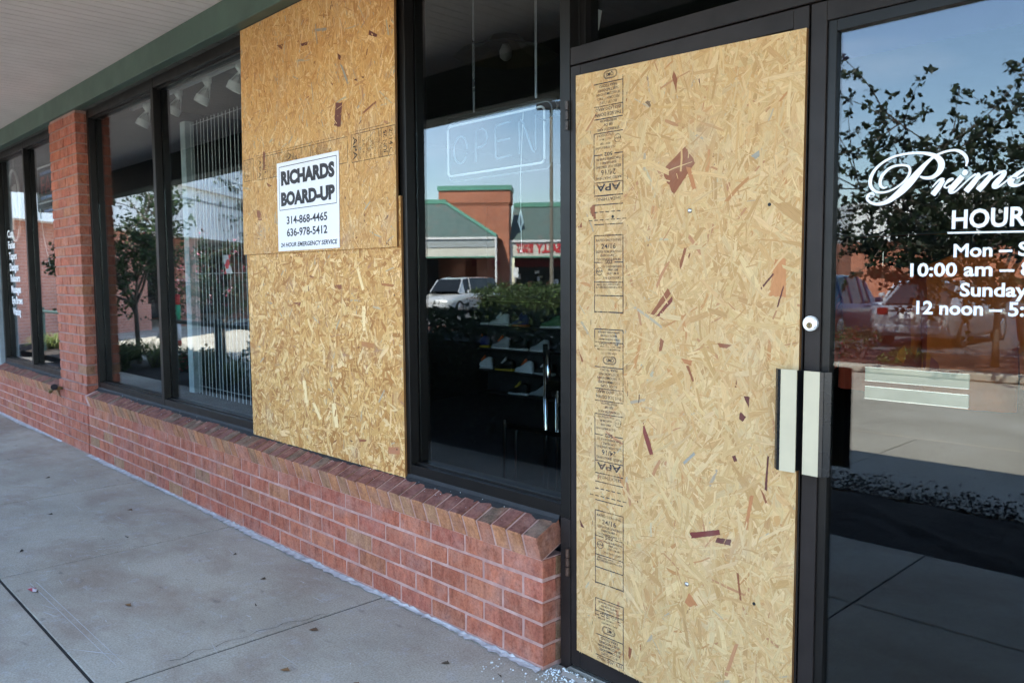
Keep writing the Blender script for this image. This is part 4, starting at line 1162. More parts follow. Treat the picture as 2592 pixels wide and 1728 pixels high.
for x, lb in ((-4.05, 'white wire-cage track light just right of the first window mullion'), (-3.56, 'white wire-cage track light in the middle of the second pane'), (-3.06, 'white wire-cage track light partly hidden by the strand board edge')):
    c = copy_tree(tl); c.location = (x, .28, 2.79); c['label'] = lb
# shoe wall
t = thing('shoe_wall', (-5.3, 4.6, 0), 'dark slatted display wall of sneakers deep inside the shop', 'display wall')
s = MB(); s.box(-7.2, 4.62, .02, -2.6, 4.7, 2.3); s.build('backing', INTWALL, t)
s = MB()
for z in (.05, .32, .58, .86, 1.16): s.box(-7.2, 4.45, z-.012, -2.6, 4.62, z-.002)
s.build('shelf', BLACK, t)
def sneaker(loc, cu, csole, cacc, sc_, ang, label):
    """side profile loft, toe to -x"""
    t = thing('sneaker', loc, label, 'sneaker', 'sneakers on the display wall')
    t.rotation_euler = (0, 0, ang)
    prof = [(-.145, .02, .045, .035), (-.12, .02, .062, .046), (-.07, .02, .075, .050), (-.02, .02, .098, .046), (.02, .02, .128, .042), (.06, .02, .150, .038), (.10, .02, .150, .036), (.135, .02, .142, .030)]
    def loft(name, secs, cc, par, dz=0):
        s = MB(); n = 10; base = 0; rings = []
        for x, z0, z1, hw in secs:
            rings.append([(x*sc_, math.sin(6.28318*k_/n)*hw*sc_, ((z0+z1)/2-math.cos(6.28318*k_/n)*(z1-z0)/2)*sc_) for k_ in range(n)])
        for a, b in zip(rings, rings[1:]):
            for k_ in range(n): s.face([a[k_], a[(k_+1) % n], b[(k_+1) % n], b[k_]], cc)
        s.face(rings[0][::-1], cc); s.face(rings[-1], cc)
        me = s.build(name, SHOE, None, True, fix=True); me.parent = par
        return me
    loft('upper', prof, cu, t)
    loft('sole', [(-.152, .0, .022, .036), (-.12, -.002, .026, .050), (-.05, -.002, .026, .050), (.05, -.002, .030, .044), (.13, -.002, .034, .040), (.146, .0, .030, .034)], csole, t)
    loft('tongue', [(-.055, .085, .105, .018), (-.02, .095, .135, .020), (.012, .12, .168, .020), (.022, .14, .172, .016)], cacc, t)
    return t
WHT, RED, NAVY, YEL, BLK, GRYC, ORG = (.85, .87, .9), (.6, .05, .05), (.03, .04, .16), (.7, .5, .06), (.02, .02, .02), (.45, .48, .5), (.8, .17, .05)
SH = [((-6.40, .86), GRYC, WHT, BLK, 'grey sneaker with white sole'), ((-5.96, .86), (.5, .62, .66), (.2, .35, .75), WHT, 'pale sneaker with blue sole'), ((-5.60, .86), BLK, WHT, ORG, 'black sneaker with white sole and orange tongue'), ((-5.22, .86), (.75, .82, .85), WHT, (.7, .8, .85), 'tall white sneaker'), ((-4.86, .86), NAVY, (.45, .15, .06), NAVY, 'dark blue sneaker with brown sole'), ((-4.36, .86), (.08, .2, .1), WHT, BLK, 'dark green sneaker'),
 ((-6.36, .58), WHT, WHT, RED, 'white sneaker with red tongue'), ((-5.95, .58), (.7, .75, .82), WHT, ORG, 'pale grey sneaker with orange tab'), ((-5.57, .58), NAVY, YEL, ORG, 'navy sneaker with yellow sole'), ((-5.20, .58), GRYC, WHT, ORG, 'grey and orange sneaker'), ((-4.90, .58), BLK, WHT, BLK, 'black sneaker with white sole'), ((-4.55, .58), GRYC, WHT, BLK, 'grey sneaker by the chrome stand'),
 ((-6.32, .32), RED, BLK, WHT, 'red sneaker'), ((-5.93, .32), BLK, WHT, ORG, 'black sneaker with orange tag'), ((-5.52, .32), WHT, WHT, ORG, 'white sneaker with orange tag'), ((-5.14, .32), BLK, YEL, WHT, 'black sneaker with yellow sole'), ((-4.80, .32), WHT, WHT, ORG, 'white and red sneaker'), ((-4.48, .32), BLK, GRYC, WHT, 'black sneaker with grey sole'),
 ((-6.20, .05), WHT, WHT, BLK, 'white sneaker with black tongue'), ((-5.90, .05), BLK, WHT, ORG, 'black sneaker with an orange square tag'), ((-4.90, .05), BLK, WHT, YEL, 'black sneaker with a yellow swoop'), ((-4.56, .05), GRYC, BLK, BLK, 'dark grey sneaker')]
rown = {.86: 'on the top shelf', .58: 'on the second shelf', .32: 'on the third shelf', .05: 'on the lowest shelf'}
for (p, a, b, c, lb) in SH: sneaker((p[0], 4.53, p[1]+.004), a, b, c, .98, R.uniform(-.2, .2), lb+' '+rown[p[1]]+' of the shoe wall')
# clothes rack, table, jackets
t = thing('chrome_rack', (-1.2, 1.0, .02), 'chrome tube clothes rack low behind the window beside the boarded door', 'clothes rack')
s = MB(); s.tube([(-1.075, 1.0, .03), (-1.08, 1.0, 1.07)], .014, 12); s.tube([(-1.05, .99, .78), (-1.05, .99, 1.04)], .015, 12); s.build('upright', CHROME, t, True)
s = MB(); s.tube([(-1.01, 1.02, .03), (-1.01, 1.02, .83)], .012, 12); s.box(-1.06, .98, .83, -.93, 1.04, .88); s.build('short_upright', CHROME, t)
s = MB(); s.tube([(-1.405, 1.0, .03), (-1.40, 1.0, .625)], .012, 12); s.tube([(-1.31, 1.0, .03), (-1.31, 1.0, .585)], .012, 12); s.build('leg', CHROME, t)
s = MB(); s.box(-1.38, .985, .582, -.7, 1.015, .608); s.build('cross_bar', CHROME, t)
t = thing('round_table', (-.95, 1.5, .02), 'round black display table behind the chrome rack', 'table')
s = MB(); s.disc((-.95, 1.5, .73), (0, 0, 1), .40, .012, 36); s.build('top', BLACK, t); s = MB()
s.tube([(-.95+.4*math.cos(a), 1.5+.4*math.sin(a), .747) for a in [2*math.pi*k_/36 for k_ in range(37)]], .004, 6, cap=False); s.build('rim', CHROME, t)
s = MB(); s.tube([(-.95, 1.5, .03), (-.95, 1.5, .73)], .05, 16); s.disc((-.95, 1.5, .02), (0, 0, 1), .25, .02, 24); s.build('pedestal', BLACK, t)
def jacket(x, y, zt, wd, h, c, label):
    t = thing('hanging_jacket', (x, y, zt), label, 'jacket', 'orange tops hanging inside the door')
    m = M('jacket_cloth', c, .85, 0, .25, 7, 60, .4)
    s = MB(); n = 18; rings = []
    for hz, hw, dp in ((0, .05, .03), (-.02, .10, .05), (-.06, wd*.42, .07), (-.14, wd*.44, .08), (-.3, wd*.43, .085), (-h*.7, wd*.44, .08), (-h, wd*.46, .075)):
        rings.append([(x+hw*math.cos(a)*(1+.03*math.sin(5*a+hz*20)), y+dp*math.sin(a)*(1+.25*math.sin(7*a)), zt+hz) for a in [2*math.pi*k_/n for k_ in range(n)]])
    for a, b in zip(rings, rings[1:]):
        for k_ in range(n): s.face([a[k_], a[(k_+1) % n], b[(k_+1) % n], b[k_]])
    s.build('body', m, t, True, fix=True)
    for sg in (-1, 1):
        s = MB(); s.tube([(x+sg*wd*.36, y, zt-.07), (x+sg*wd*.52, y+.01, zt-.22), (x+sg*wd*.58, y-.01, zt-.5), (x+sg*wd*.57, y, zt-h*.85)], [.06, .062, .055, .045], 12); s.build('sleeve', m, t, True)
    s = MB(); s.tube([(x, y, zt-.01), (x, y, zt+.07), (x+.02, y, zt+.09), (x+.035, y, zt+.075)], .003, 6); s.build('hanger_hook', CHROME, t)
    return t
jacket(.28, 2.0, 1.47, .46, .62, (.42, .05, .015), 'rust red jacket hanging at the left inside the glass door')
jacket(.68, 2.0, 1.53, .46, .72, (.75, .15, .015), 'orange jacket hanging inside the glass door behind the lettering')
t = thing('garment_rail', (.6, 2.0, .02), 'garment rail carrying the orange tops inside the glass door', 'garment rail')
s = MB(); s.tube([(-.1, 2.0, 1.625), (1.5, 2.0, 1.625)], .012, 10); s.build('rail', CHROME, t)
for x in (-.1, 1.5):
    s = MB(); s.tube([(x, 2.0, .02), (x, 2.0, 1.625)], .014, 10); s.build('stand', CHROME, t)
# ceiling pendant in window three
t = thing('pendant_lamp', (-1.9, 1.5, 2.9), 'dark octagonal pendant lamp near the shop ceiling above the OPEN sign', 'lamp')
s = MB(); s.tube([(-1.9, 1.5, 2.945), (-1.9, 1.5, 2.90), (-1.9, 1.5, 2.83)], [.10, .14, .34], 8, cap=False); s.build('shade', M('dark_amber_shade', (.05, .04, .02), .5), t)
s = MB(); s.tube([(-1.9, 1.5, 2.90), (-1.9, 1.5, 2.86), (-1.9, 1.5, 2.82), (-1.9, 1.5, 2.80)], [.02, .04, .037, .014], 14); s.build('bulb', M('dull_bulb', (.3, .29, .27), .4), t, True)
# purple banner and box behind the transom
t = thing('purple_banner', (.75, 1.2, 2.5), 'dark purple banner hanging behind the transom glass', 'banner')
s = MB(); s.prism([(.0, 2.3), (1.5, 2.3), (1.5, 2.9), (.0, 2.9)][::-1], 'y', 1.2, 1.205); s.build('cloth', M('purple_cloth', (.05, .02, .12), .8), t); s = MB(); s.tube([(-.05, 1.2, 2.9), (1.55, 1.2, 2.9)], .012, 8); s.build('pole', BLACK, t)
t = thing('white_carton', (-.57, .8, 2.55), 'small white carton with striped print hanging high behind the transom', 'carton')
s = MB(); s.hexa([(-.62, .78, 2.555), (-.56, .78, 2.555), (-.56, .82, 2.555), (-.62, .82, 2.555), (-.625, .775, 2.64), (-.545, .775, 2.64), (-.545, .825, 2.64), (-.625, .825, 2.64)]); s.build('box', LAMPW, t)
s = MB(); s.tube([(-.585, .8, 2.64), (-.585, .8, 2.949)], .003, 6); s.build('string', WIRE, t)
s = MB(); s.box(-.6195, .7765, 2.575, -.5605, .7775, 2.583); s.build('stripe', M('blue_stripe', (.1, .2, .5), .6), t)

# left window: lettering and blue-bordered neon
t = thing('window_lettering', (-8.0, .048, 1.0), 'column of white service words stuck on the far left window', 'lettering')
s = MB()
for i, wd in enumerate(('Cuts', 'Fades', 'Tapers', 'Designs', 'Relaxers', 'Massages', 'Eye Brows', 'Waxing')):
    add_text(s, wd, -8.20+.01*i, 1.90-.118*i, .078, .0485, .034*len(wd)+.12, bold=.03)
s.build('words', WHITE_VINYL, t)
t = thing('oval_tube_sign', (-9.2, .35, 2.0), 'white oval tube sign behind the far left window', 'neon sign')
s = MB(); s.tube([(-9.2+.26*math.cos(a), .35, 2.33+.42*math.sin(a)) for a in [2*math.pi*k_/28 for k_ in range(29)]], .014, 8, cap=False); s.tube([(-9.27, .35, 2.05), (-9.22, .35, 2.55), (-9.13, .35, 2.57), (-9.1, .35, 2.2)], .013, 8); s.build('tube', LAMPW, t, True)
s = MB(); s.tube([(-9.2, .36, 2.75), (-9.2, .36, 2.94)], .004, 6); s.build('wire', STEEL, t)
t = thing('neon_fade_sign', (-7.6, .40, 2.3), 'dark neon sign with blue border and red letters half hidden by the brick pillar', 'neon sign')
s = MB(); s.box(-8.36, .43, 2.30, -7.2, .45, 2.665); s.build('backing', BLACK, t)
s = MB(); s.tube([(-8.33, .40, 2.29), (-7.2, .40, 2.29)], .01, 8); s.tube([(-8.37, .40, 2.31), (-8.37, .40, 2.65), (-8.34, .40, 2.675), (-7.2, .40, 2.675)], .012, 8); s.build('white_border', TUBE, t)
s = MB(); s.box(-8.31, .415, 2.60, -7.22, .428, 2.63); s.box(-8.31, .415, 2.335, -7.22, .428, 2.365); s.build('blue_tube', M('blue_tube', (.06, .22, .62), .3), t)
s = MB(); add_text(s, 'FADES', -8.27, 2.39, .185, .414, 1.0, bold=0.0); s.build('letters', M('red_tube', (.6, .10, .05), .4), t)
s = MB(); s.prism([(-8.34, 2.24), (-8.2, 2.16), (-7.2, 2.16), (-7.2, 2.24)][::-1], 'y', .43, .445); s.build('lower_panel', BLACK, t)
s = MB(); s.tube([(-8.34, .41, 2.24), (-8.26, .41, 1.95), (-8.05, .41, 1.60)], .006, 6); s.build('cord', WIRE, t)
s = MB(); s.box(-8.22, .42, 2.19, -7.22, .428, 2.215); s.build('blue_tube', M('blue_tube', (.06, .22, .62), .3), t)

# ------------------------------------------------------------------ street side (what the glass mirrors)
def leafquad(s, p, size, c, nrm=None):
    a = Vector((R.gauss(0, 1), R.gauss(0, 1), R.gauss(0, 1))).normalized()
    b = a.cross(Vector((R.gauss(0, 1), R.gauss(0, 1), R.gauss(0, 1)))).normalized()
    L, W_ = size*R.uniform(.7, 1.25), size*R.uniform(.3, .42)
    n = a.cross(b)
    p = Vector(p)
    s.face([p, p+a*L*.5+b*W_+n*L*.06, p+a*L, p+a*L*.5-b*W_+n*L*.06], c)
def leafcol(base, dark=.5):
    k_ = R.uniform(dark, 1.25)
    return (base[0]*k_*R.uniform(.9, 1.15), base[1]*k_, base[2]*k_*R.uniform(.8, 1.1))
GRN, DGRN, YGRN = (.055, .095, .03), (.030, .062, .022), (.11, .15, .035)
def tree(loc, height, trunk_h, rad, label, seed, leaf=.085, nl=9, per=17, base=GRN, lean=(0, 0), name='leafy_tree', r0=.05, flowers=None):
    rr = random.Random(seed)
    t = thing(name, loc, label, 'tree', None)
    x, y, z = loc
    tr_, lf = MB(), MB()
    top = Vector((x+lean[0], y+lean[1], z+trunk_h))
    tr_.tube([(x, y, z-.02), (x+lean[0]*.3, y+lean[1]*.3, z+trunk_h*.4), top], [r0, r0*.8, r0*.68], 10)
    def twig(p, d, L, r, lev):
        pts = [p]; q = p.copy(); dd = d.copy()
        n = 5
        for i in range(n):
            dd = (dd+Vector((rr.gauss(0, .16), rr.gauss(0, .16), rr.gauss(0, .13)+.05))).normalized()
            q = q+dd*L/n; pts.append(q.copy())
        tr_.tube(pts, [r*(1-.75*i/n) for i in range(n+1)], 6 if lev else 8, cap=False)
        if lev == 0:
            for i in range(2, n+1):
                for k_ in range(3):
                    nd = (dd*.5+Vector((rr.gauss(0, 1), rr.gauss(0, 1), rr.gauss(0, .7)))).normalized()
                    twig(pts[i], nd, L*rr.uniform(.3, .55), r*.4, 1)
        if lev >= 1:
            for i in range(1, n+1):
                for k_ in range(per//4):
                    leafquad(lf, pts[i]+Vector((rr.gauss(0, .035), rr.gauss(0, .035), rr.gauss(0, .035))), leaf, leafcol(base))
            if flowers and rr.random() < .3:
                for k_ in range(14): leafquad(lf, pts[-1]+Vector((rr.gauss(0, .04), rr.gauss(0, .04), rr.gauss(0, .04))), .035, rr.choice(flowers))
            if lev == 1 and rr.random() < .6:
                nd = (dd+Vector((rr.gauss(0, .8), rr.gauss(0, .8), rr.gauss(0, .6)))).normalized()
                twig(pts[3], nd, L*.7, r*.6, 2)
    for i in range(nl):
        a = 6.2832*i/nl+rr.uniform(-.3, .3)
        el = rr.uniform(.05, 1.25)
        d = Vector((math.cos(a)*math.cos(el), math.sin(a)*math.cos(el), math.sin(el)))
        L = rad*math.cos(el)+(height-trunk_h)*math.sin(el)
        twig(top-Vector((0, 0, rr.uniform(0, trunk_h*.25))), d, L*rr.uniform(.8, 1.05), r0*.5, 0)
    tr_.build('trunk', BARK, t, True)
    lf.build('crown', LEAF, t)
    return t
tree((-2.0, -12.2, 0.0), 4.5, 1.15, 2.0, 'broad leafy parking-lot tree mirrored in the glass door', 4, .105, 16, 38, (.022, .037, .015), r0=.06)
tree((-12.4, -2.7, 0.0), 2.75, 1.15, .88, 'small slanting tree in the planting bed mirrored in the left window', 8, .075, 8, 20, GRN, (.22, .1), r0=.05)
tree((-12.6, -4.3, 0.0), 2.1, .7, .75, 'flowering crape myrtle mirrored in the window beside the strand boards', 12, .06, 7, 16, DGRN, (0, 0), 'crape_myrtle', .035, [(.7, .12, .2), (.8, .55, .6), (.75, .2, .28)])
tree((5.2, -12.6, 0.0), 5.4, 1.3, 2.2, 'leafy parking-lot tree right of the mirrored one', 15, .10, 10, 14, (.04, .065, .022), r0=.07)
tree((-27.5, -12.8, 0.0), 5.0, 1.3, 2.0, 'leafy parking-lot tree at the far end of the drive', 19, .11, 10, 12, (.045, .075, .025), r0=.07)
def shrub(name, loc, rx, ry, rz, n, size, base, label, cat='shrub', group=None, flowers=None, blades=False):
    t = thing(name, loc, label, cat, group)
    x, y, z = loc
    lf, st = MB(), MB()
    for i in range(9):
        a = R.uniform(0, 6.28); st.tube([(x+R.uniform(-.3, .3)*rx, y+R.uniform(-.3, .3)*ry, z-.02), (x+math.cos(a)*rx*.6, y+math.sin(a)*ry*.6, z+rz*R.uniform(.6, 1.2))], .008, 5)
    if blades:
        for i in range(n):
            a = R.uniform(0, 6.28); L = rz*R.uniform(.7, 1.5); q = Vector((math.cos(a), math.sin(a), 0)); w2 = Vector((-q.y, q.x, 0))*size
            b = Vector((x, y, z))+q*R.uniform(0, .25)*rx
            P = [b, b+q*rx*.25+Vector((0, 0, L*.6)), b+q*rx*.6+Vector((0, 0, L*.85)), b+q*rx*R.uniform(.9, 1.2)+Vector((0, 0, L*.55))]
            c = leafcol(base, .7)
            for k_ in range(3):
                f0, f1 = 1-k_*.3, 1-(k_+1)*.3
                lf.face([P[k_]-w2*f0, P[k_]+w2*f0, P[k_+1]+w2*f1, P[k_+1]-w2*f1], c)
    else:
        lumps = [(R.uniform(-.6, .6), R.uniform(-.5, .5), R.uniform(.2, .75), R.uniform(.35, .6)) for _ in range(7)]
        for i in range(n):
            l_ = R.choice(lumps)
            d = Vector((R.gauss(0, 1), R.gauss(0, 1), R.gauss(0, 1))).normalized()*R.uniform(.6, 1)*l_[3]
            p = (x+(l_[0]+d.x)*rx, y+(l_[1]+d.y)*ry, z+max(.02, (l_[2]*1.3+d.z)*rz))
            leafquad(lf, p, size, R.choice(flowers) if flowers and R.random() < .10 else leafcol(base))
    st.build('stems', BARK, t); lf.build('foliage', LEAF, t)
    return t
def hedge(loc, hx, hy, h, n, size, base, label):
    t = thing('hedge', loc, label, 'hedge')
    x, y, z = loc
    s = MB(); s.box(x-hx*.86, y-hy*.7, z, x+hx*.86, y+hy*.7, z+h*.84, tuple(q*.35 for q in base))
    for i in range(60):
        a, b = R.uniform(-.9, .9), R.uniform(-.8, .8)
        s.tube([(x+a*hx*.8, y+b*hy*.6, z), (x+a*hx, y+b*hy, z+h*R.uniform(.6, 1.0))], .008, 5, (.06, .045, .03))
    s.build('branches', LEAF, t)
    s = MB()
    for i in range(n):
        u, v, q = R.uniform(-1, 1), R.uniform(-1, 1), R.random()
        bump = 1+.10*math.sin(u*hx*5.3+1)+.06*math.sin(u*hx*11+v*3)
        if q < .38: p = (u*hx, v*hy, h*bump-R.uniform(0, .09))
        elif q < .66: p = (u*hx, hy*bump-R.uniform(0, .08), R.random()*h)
        elif q < .90: p = (u*hx, -hy*bump+R.uniform(0, .08), R.random()*h)
        else: p = (math.copysign(hx*bump-R.uniform(0, .08), u), v*hy, R.random()*h)
        leafquad(s, (x+p[0], y+p[1], z+p[2]), size, leafcol(base))
    s.build('foliage', LEAF, t)
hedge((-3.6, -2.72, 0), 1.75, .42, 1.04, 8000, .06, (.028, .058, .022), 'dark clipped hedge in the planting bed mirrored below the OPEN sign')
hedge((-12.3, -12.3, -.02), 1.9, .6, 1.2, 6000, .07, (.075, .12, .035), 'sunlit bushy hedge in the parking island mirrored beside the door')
for i, (x, y, rx, rz, kind, lb) in enumerate([(-13.1, -2.55, .45, .34, 'b', 'arching pale green grass clump left of the slanting tree'), (-11.6, -2.75, .5, .38, 'b', 'arching grass clump right of the slanting tree'), (-12.0, -2.35, .40, .32, 's', 'low dark green shrub at the foot of the slanting tree'), (-9.2, -2.6, .45, .36, 's', 'loose green shrub between the two rail posts'), (-7.9, -2.75, .45, .72, 's', 'tall dark green shrub beside the strand boards reflection'), (-8.6, -2.55, .4, .3, 'b', 'short grass clump at the right rail post'), (-10.6, -2.8, .4, .3, 's', 'low red-flowered shrub left of the middle rail post'), (-17.0, -2.6, .5, .3, 'b', 'far grass clump at the farthest rail post')]):
    if kind == 'b': shrub('grass_clump', (x, y, 0), rx, rx, rz, 260, .007, (.16, .20, .06), lb, 'ornamental grass', blades=True)
    else: shrub('shrub', (x, y, 0), rx, .4, rz, 1300, .055, GRN, lb, flowers=[(.6, .08, .1)] if 'red' in lb else None)
for i, (x, y, lb) in enumerate([(-4.15, -12.0, 'red-flowered bush at the left end of the mirrored parking island'), (-3.2, -11.75, 'yellow-green tuft in the red mulch of the parking island'), (-1.2, -12.2, 'dark green bush right of the mirrored tree trunk')]):
    shrub('shrub', (x, y, 0), .45, .4, .42 if i != 1 else .2, 900, .05, (GRN, YGRN, DGRN)[i], lb, flowers=[(.55, .05, .07)] if i == 0 else None)
# parking island
s = MB(); s.box(-24, -14.4, -.16, 9, -11.2, -.02); o = s.build('island_kerb', CONC2, bevel=.03); tag(o, kind='structure')
s = MB(); s.face([(-23.8, -14.2, -.012), (8.8, -14.2, -.012), (8.8, -11.45, -.012), (-23.8, -11.45, -.012)]); tag(s.build('island_mulch', REDMULCH), kind='structure')
# handrails along the planting bed
def rail(posts, zt, label, diag=None):
    x0 = posts[0][0]
    t = thing('handrail', (posts[0][0], posts[0][1], 0), label, 'handrail')
    for x, y in posts:
        s = MB(); s.box(x-.04, y-.04, -.02, x+.04, y+.04, zt+.03); s.build('post', RAILG, t, bevel=.006)
    s = MB()
    for (xa, ya), (xb, yb) in zip(posts, posts[1:]):
        s.tube([(xa+.041, ya, zt-.05), (xb-.041, yb, zt-.05)], .03, 8)
    if diag: s.tube(diag, .03, 8)
    s.build('rail', RAILG, t)
rail([(-9.8, -2.3), (-8.28, -2.28)], .90, 'dark green two-post handrail mirrored beside the white gridwall', [(-8.24, -2.28, .85), (-7.4, -2.28, .85), (-7.25, -2.28, .80)])
rail([(-14.2, -2.3), (-12.45, -2.3)], .70, 'dark green handrail behind the slanting tree')
rail([(-16.85, -2.35), (-15.2, -2.35)], .88, 'dark green handrail at the far end mirrored left of the pillar')
t = thing('banded_banner', (-12.3, -3.3, 0), 'red green and white banded banner pole behind the slanting tree', 'banner')
s = MB(); s.tube([(-12.3, -3.3, 0), (-12.3, -3.3, 1.25)], .02, 8); s.build('pole', RAILG, t)
for z0, z1, c, nm in ((1.02, 1.2, (.5, .04, .03), 'red_band'), (.75, 1.018, (.03, .33, .17), 'green_band'), (.40, .748, (.7, .7, .72), 'white_band'), (.30, .398, (.5, .04, .03), 'red_band')):
    s = MB(); s.tube([(-12.3, -3.3, z0), (-12.3, -3.3, z1)], .085, 12); s.build(nm, M('banner_'+nm, c, .7), t, True)

# plaza buildings, in their own axes: X to the building's right, Y away from the shop
PANG = math.radians(138.1)
PORG = (1.915, 2.32, 0)
def proot(name, label, cat='building'):
    t = thing(name, PORG, label, cat); t.rotation_euler = (0, 0, PANG); return t
def pb(mbld, name, mat, par, **kw):
    o = mbld.build(name, mat, None, **kw); o.parent = par; return o
ob = proot('brick_shop_row', 'far brick shop row with green roofs and a square tower, mirrored in glass')
s = MB(); s.box(4.75, 62, -.16, 10.0, 64.5, 7.25); s.box(4.63, 61.9, 7.25, 10.12, 64.6, 8.2)
for i in range(26): s.box(4.72+i*.205, 61.93, 7.1, 4.82+i*.205, 62.0, 7.25)
pb(s, 'brick_tower', FARBRICK, ob)
s = MB(); s.box(4.55, 61.8, 8.2, 10.2, 64.7, 8.55); pb(s, 'tower_cap', GREENCAP, ob)
def slope(P, uvs): 
    s = MB(); s.face(P, (1, 1, 1), uvs); return s
s = MB()
# left roof (hip end towards the tower), right roof
s.face([(30, 57.2, 4.42), (5.25, 57.2, 4.42), (9.6, 61.8, 7.25), (30, 61.8, 7.25)], uv=[(0, 0), (24.7, 0), (20.4, 5.4), (0, 5.4)])
s.face([(5.25, 57.2, 4.42), (5.25, 66.4, 4.42), (9.6, 61.8, 7.25)], uv=[(0, 0), (9.2, 0), (4.6, 5.2)])
s.face([(4.74, 62.6, 4.40), (-7, 62.6, 4.40), (-7, 67.4, 7.4), (4.74, 67.4, 7.4)], uv=[(0, 0), (30.4, 0), (30.4, 5.3), (0, 5.3)])
s.face([(30, 66.4, 4.42), (30, 61.8, 7.25), (9.6, 61.8, 7.25), (5.25, 66.4, 4.42)]); s.face([(4.7, 72.2, 4.4), (4.7, 67.4, 7.4), (-7, 67.4, 7.4), (-7, 72.2, 4.4)])
pb(s, 'roof', SHINGLE, ob)
s = MB(); s.tube([(5.25, 57.2, 4.46), (9.6, 61.8, 7.3)], .14, 6); s.box(9.5, 61.6, 7.2, 30, 62.0, 7.52); s.box(-7, 67.2, 7.36, 4.74, 67.6, 7.72); pb(s, 'ridge_cap', GREENCAP, ob)
s = MB(); s.box(5.3, 57.25, 3.72, 30, 58.0, 4.40); pb(s, 'upper_fascia', M('grey_fascia', (.40, .43, .42), .7), ob)
s = MB(); s.box(5.35, 57.3, 3.08, 30, 58.0, 3.715); s.box(-7, 62.65, 3.22, 4.7, 63.2, 4.38); pb(s, 'cream_fascia', CREAMP, ob)
s = MB(); s.box(5.25, 57.15, 4.28, 30, 57.24, 4.44); s.box(5.25, 57.12, -.1, 5.38, 57.24, 4.28); s.box(-7, 62.5, 4.28, 4.74, 62.6, 4.44); s.box(4.6, 62.5, -.1, 4.72, 62.62, 4.27); pb(s, 'gutter', STUCCO, ob)
s = MB(); s.box(5.4, 57.28, 2.98, 30, 58.1, 3.075); s.box(-7, 62.63, 3.1, 4.6, 63.2, 3.21); pb(s, 'fascia_edge', GREENCAP, ob)
s = MB(); s.box(10.1, 62.5, -.16, 30, 66.4, 4.4); s.box(-7, 67.0, -.16, 4.7, 72, 4.35)
for x in (6.0, 8.0, 15.5, 22): s.box(x, 60.6, -.16, x+1.1, 61.9, 3.0)
for x in (-1.7, -6.9): s.box(x, 65.4, -.16, x+1.1, 66.9, 3.2)
pb(s, 'brick_wall', FARBRICK, ob)
for a, b, y in ((10.1, 15.3, 61.2), (16.8, 21.8, 61.2), (23.3, 29.8, 61.2), (-.4, 4.5, 66.2), (-5.7, -1.8, 66.2)):
    s = MB(); s.box(a, y, .0, b, y+.1, 2.98); pb(s, 'shop_glass', DARKGLASS, ob)
for a, b, y in ((-.4, 4.5, 66.0), (-5.7, -1.8, 66.0), (5.4, 7.5, 61.0)):
    s = MB(); s.box(a, y, 2.45, b, y+.12, 2.95); pb(s, 'red_awning_band', M('dark_red_band', (.28, .02, .025), .7), ob)
s = MB()
for i in range(26):
    x = R.uniform(-6, 4.2); z = R.uniform(.4, 2.1); w2 = R.uniform(.12, .4)
    s.box(x, 66.13, z, x+w2, 66.16, z+R.uniform(.15, .6), R.choice([(.7, .7, .72), (.65, .5, .08), (.3, .3, .5), (.6, .6, .4), (.5, .1, .1)]))
pb(s, 'window_posters', attr_mat('poster', .6, .3, .1), ob)
s = MB(); add_text(s, 'SALLY', .80, 3.50, .66, 62.60, 1.95, bold=.05); add_text(s, 'BEAUTY', 2.95, 3.86, .30, 62.60, 1.3, bold=.05); add_text(s, 'SUPPLY', 2.95, 3.48, .30, 62.60, 1.3, bold=.05)
pb(s, 'sign_letters', REDPAINT, ob)
# wing on the left
wg = proot('brick_wing', 'long brick shop wing with white stucco fascia, mirrored in the left windows')
s = MB(); s.box(12.8, 14.0, -.16, 14.2, 23.8, 2.95)
for y in (26.1, 31.5, 37, 43, 49): s.box(12.8, y, -.16, 13.6, y+1.15, 2.95)
s.box(16.4, 23.8, -.16, 16.6, 57, 3.0); s.box(12.74, 14.0, -.16, 14.2, 23.86, .75)
pb(s, 'brick_wall', WINGBRICK, wg)
for y0, y1 in ((23.9, 28), (28.2, 33), (33.2, 39), (39.2, 45), (45.2, 51), (51.2, 56.8)):
    s = MB(); s.box(16.2, y0, 0, 16.35, y1, 2.6); pb(s, 'shop_glass', DARKGLASS, wg)
s = MB(); s.box(12.35, 14, 2.86, 16.5, 57, 4.46); s.box(12.2, 14, 4.46, 16.5, 57, 4.62); s.box(13.4, 14, 4.62, 17, 57, 8.4); s.box(12.75, 14, 4.62, 13.4, 57, 5.7)
pb(s, 'stucco_fascia', STUCCO, wg)
s = MB()
for y in (18.3, 24.6, 31, 38, 46): s.box(12.335, y, 2.9, 12.349, y+.04, 4.4)
s.box(12.335, 14, 4.05, 12.349, 57, 4.12); s.box(12.735, 14, 5.1, 12.749, 57, 5.15)
pb(s, 'panel_joint', M('joint_grey', (.35, .36, .36), .8), wg)
s = MB(); s.box(12.6, 14, -.16, 16.3, 57, -.05); pb(s, 'walk', CONC2, wg)
# white building in the door reflection
wb = proot('white_building', 'distant white upper storey on a brick base mirrored behind the door lettering')
s = MB(); s.box(-46, 66, -.16, -22, 74, 4.2); pb(s, 'brick_base', FARBRICK, wb)
s = MB(); s.box(-46, 65.9, 4.2, -22, 74, 7.2); s.box(-33, 65.5, 4.2, -29, 66, 8.6); s.box(-26, 65.5, 4.2, -24, 66, 7.8); pb(s, 'white_storey', STUCCO, wb)
s = MB(); s.box(-44, 65.85, 5.0, -34, 65.89, 6.2); s.box(-28.6, 65.85, 5.0, -26.4, 65.89, 6.4); pb(s, 'window_strip', M('window_strip_grey', (.16, .19, .21), .3), wb)

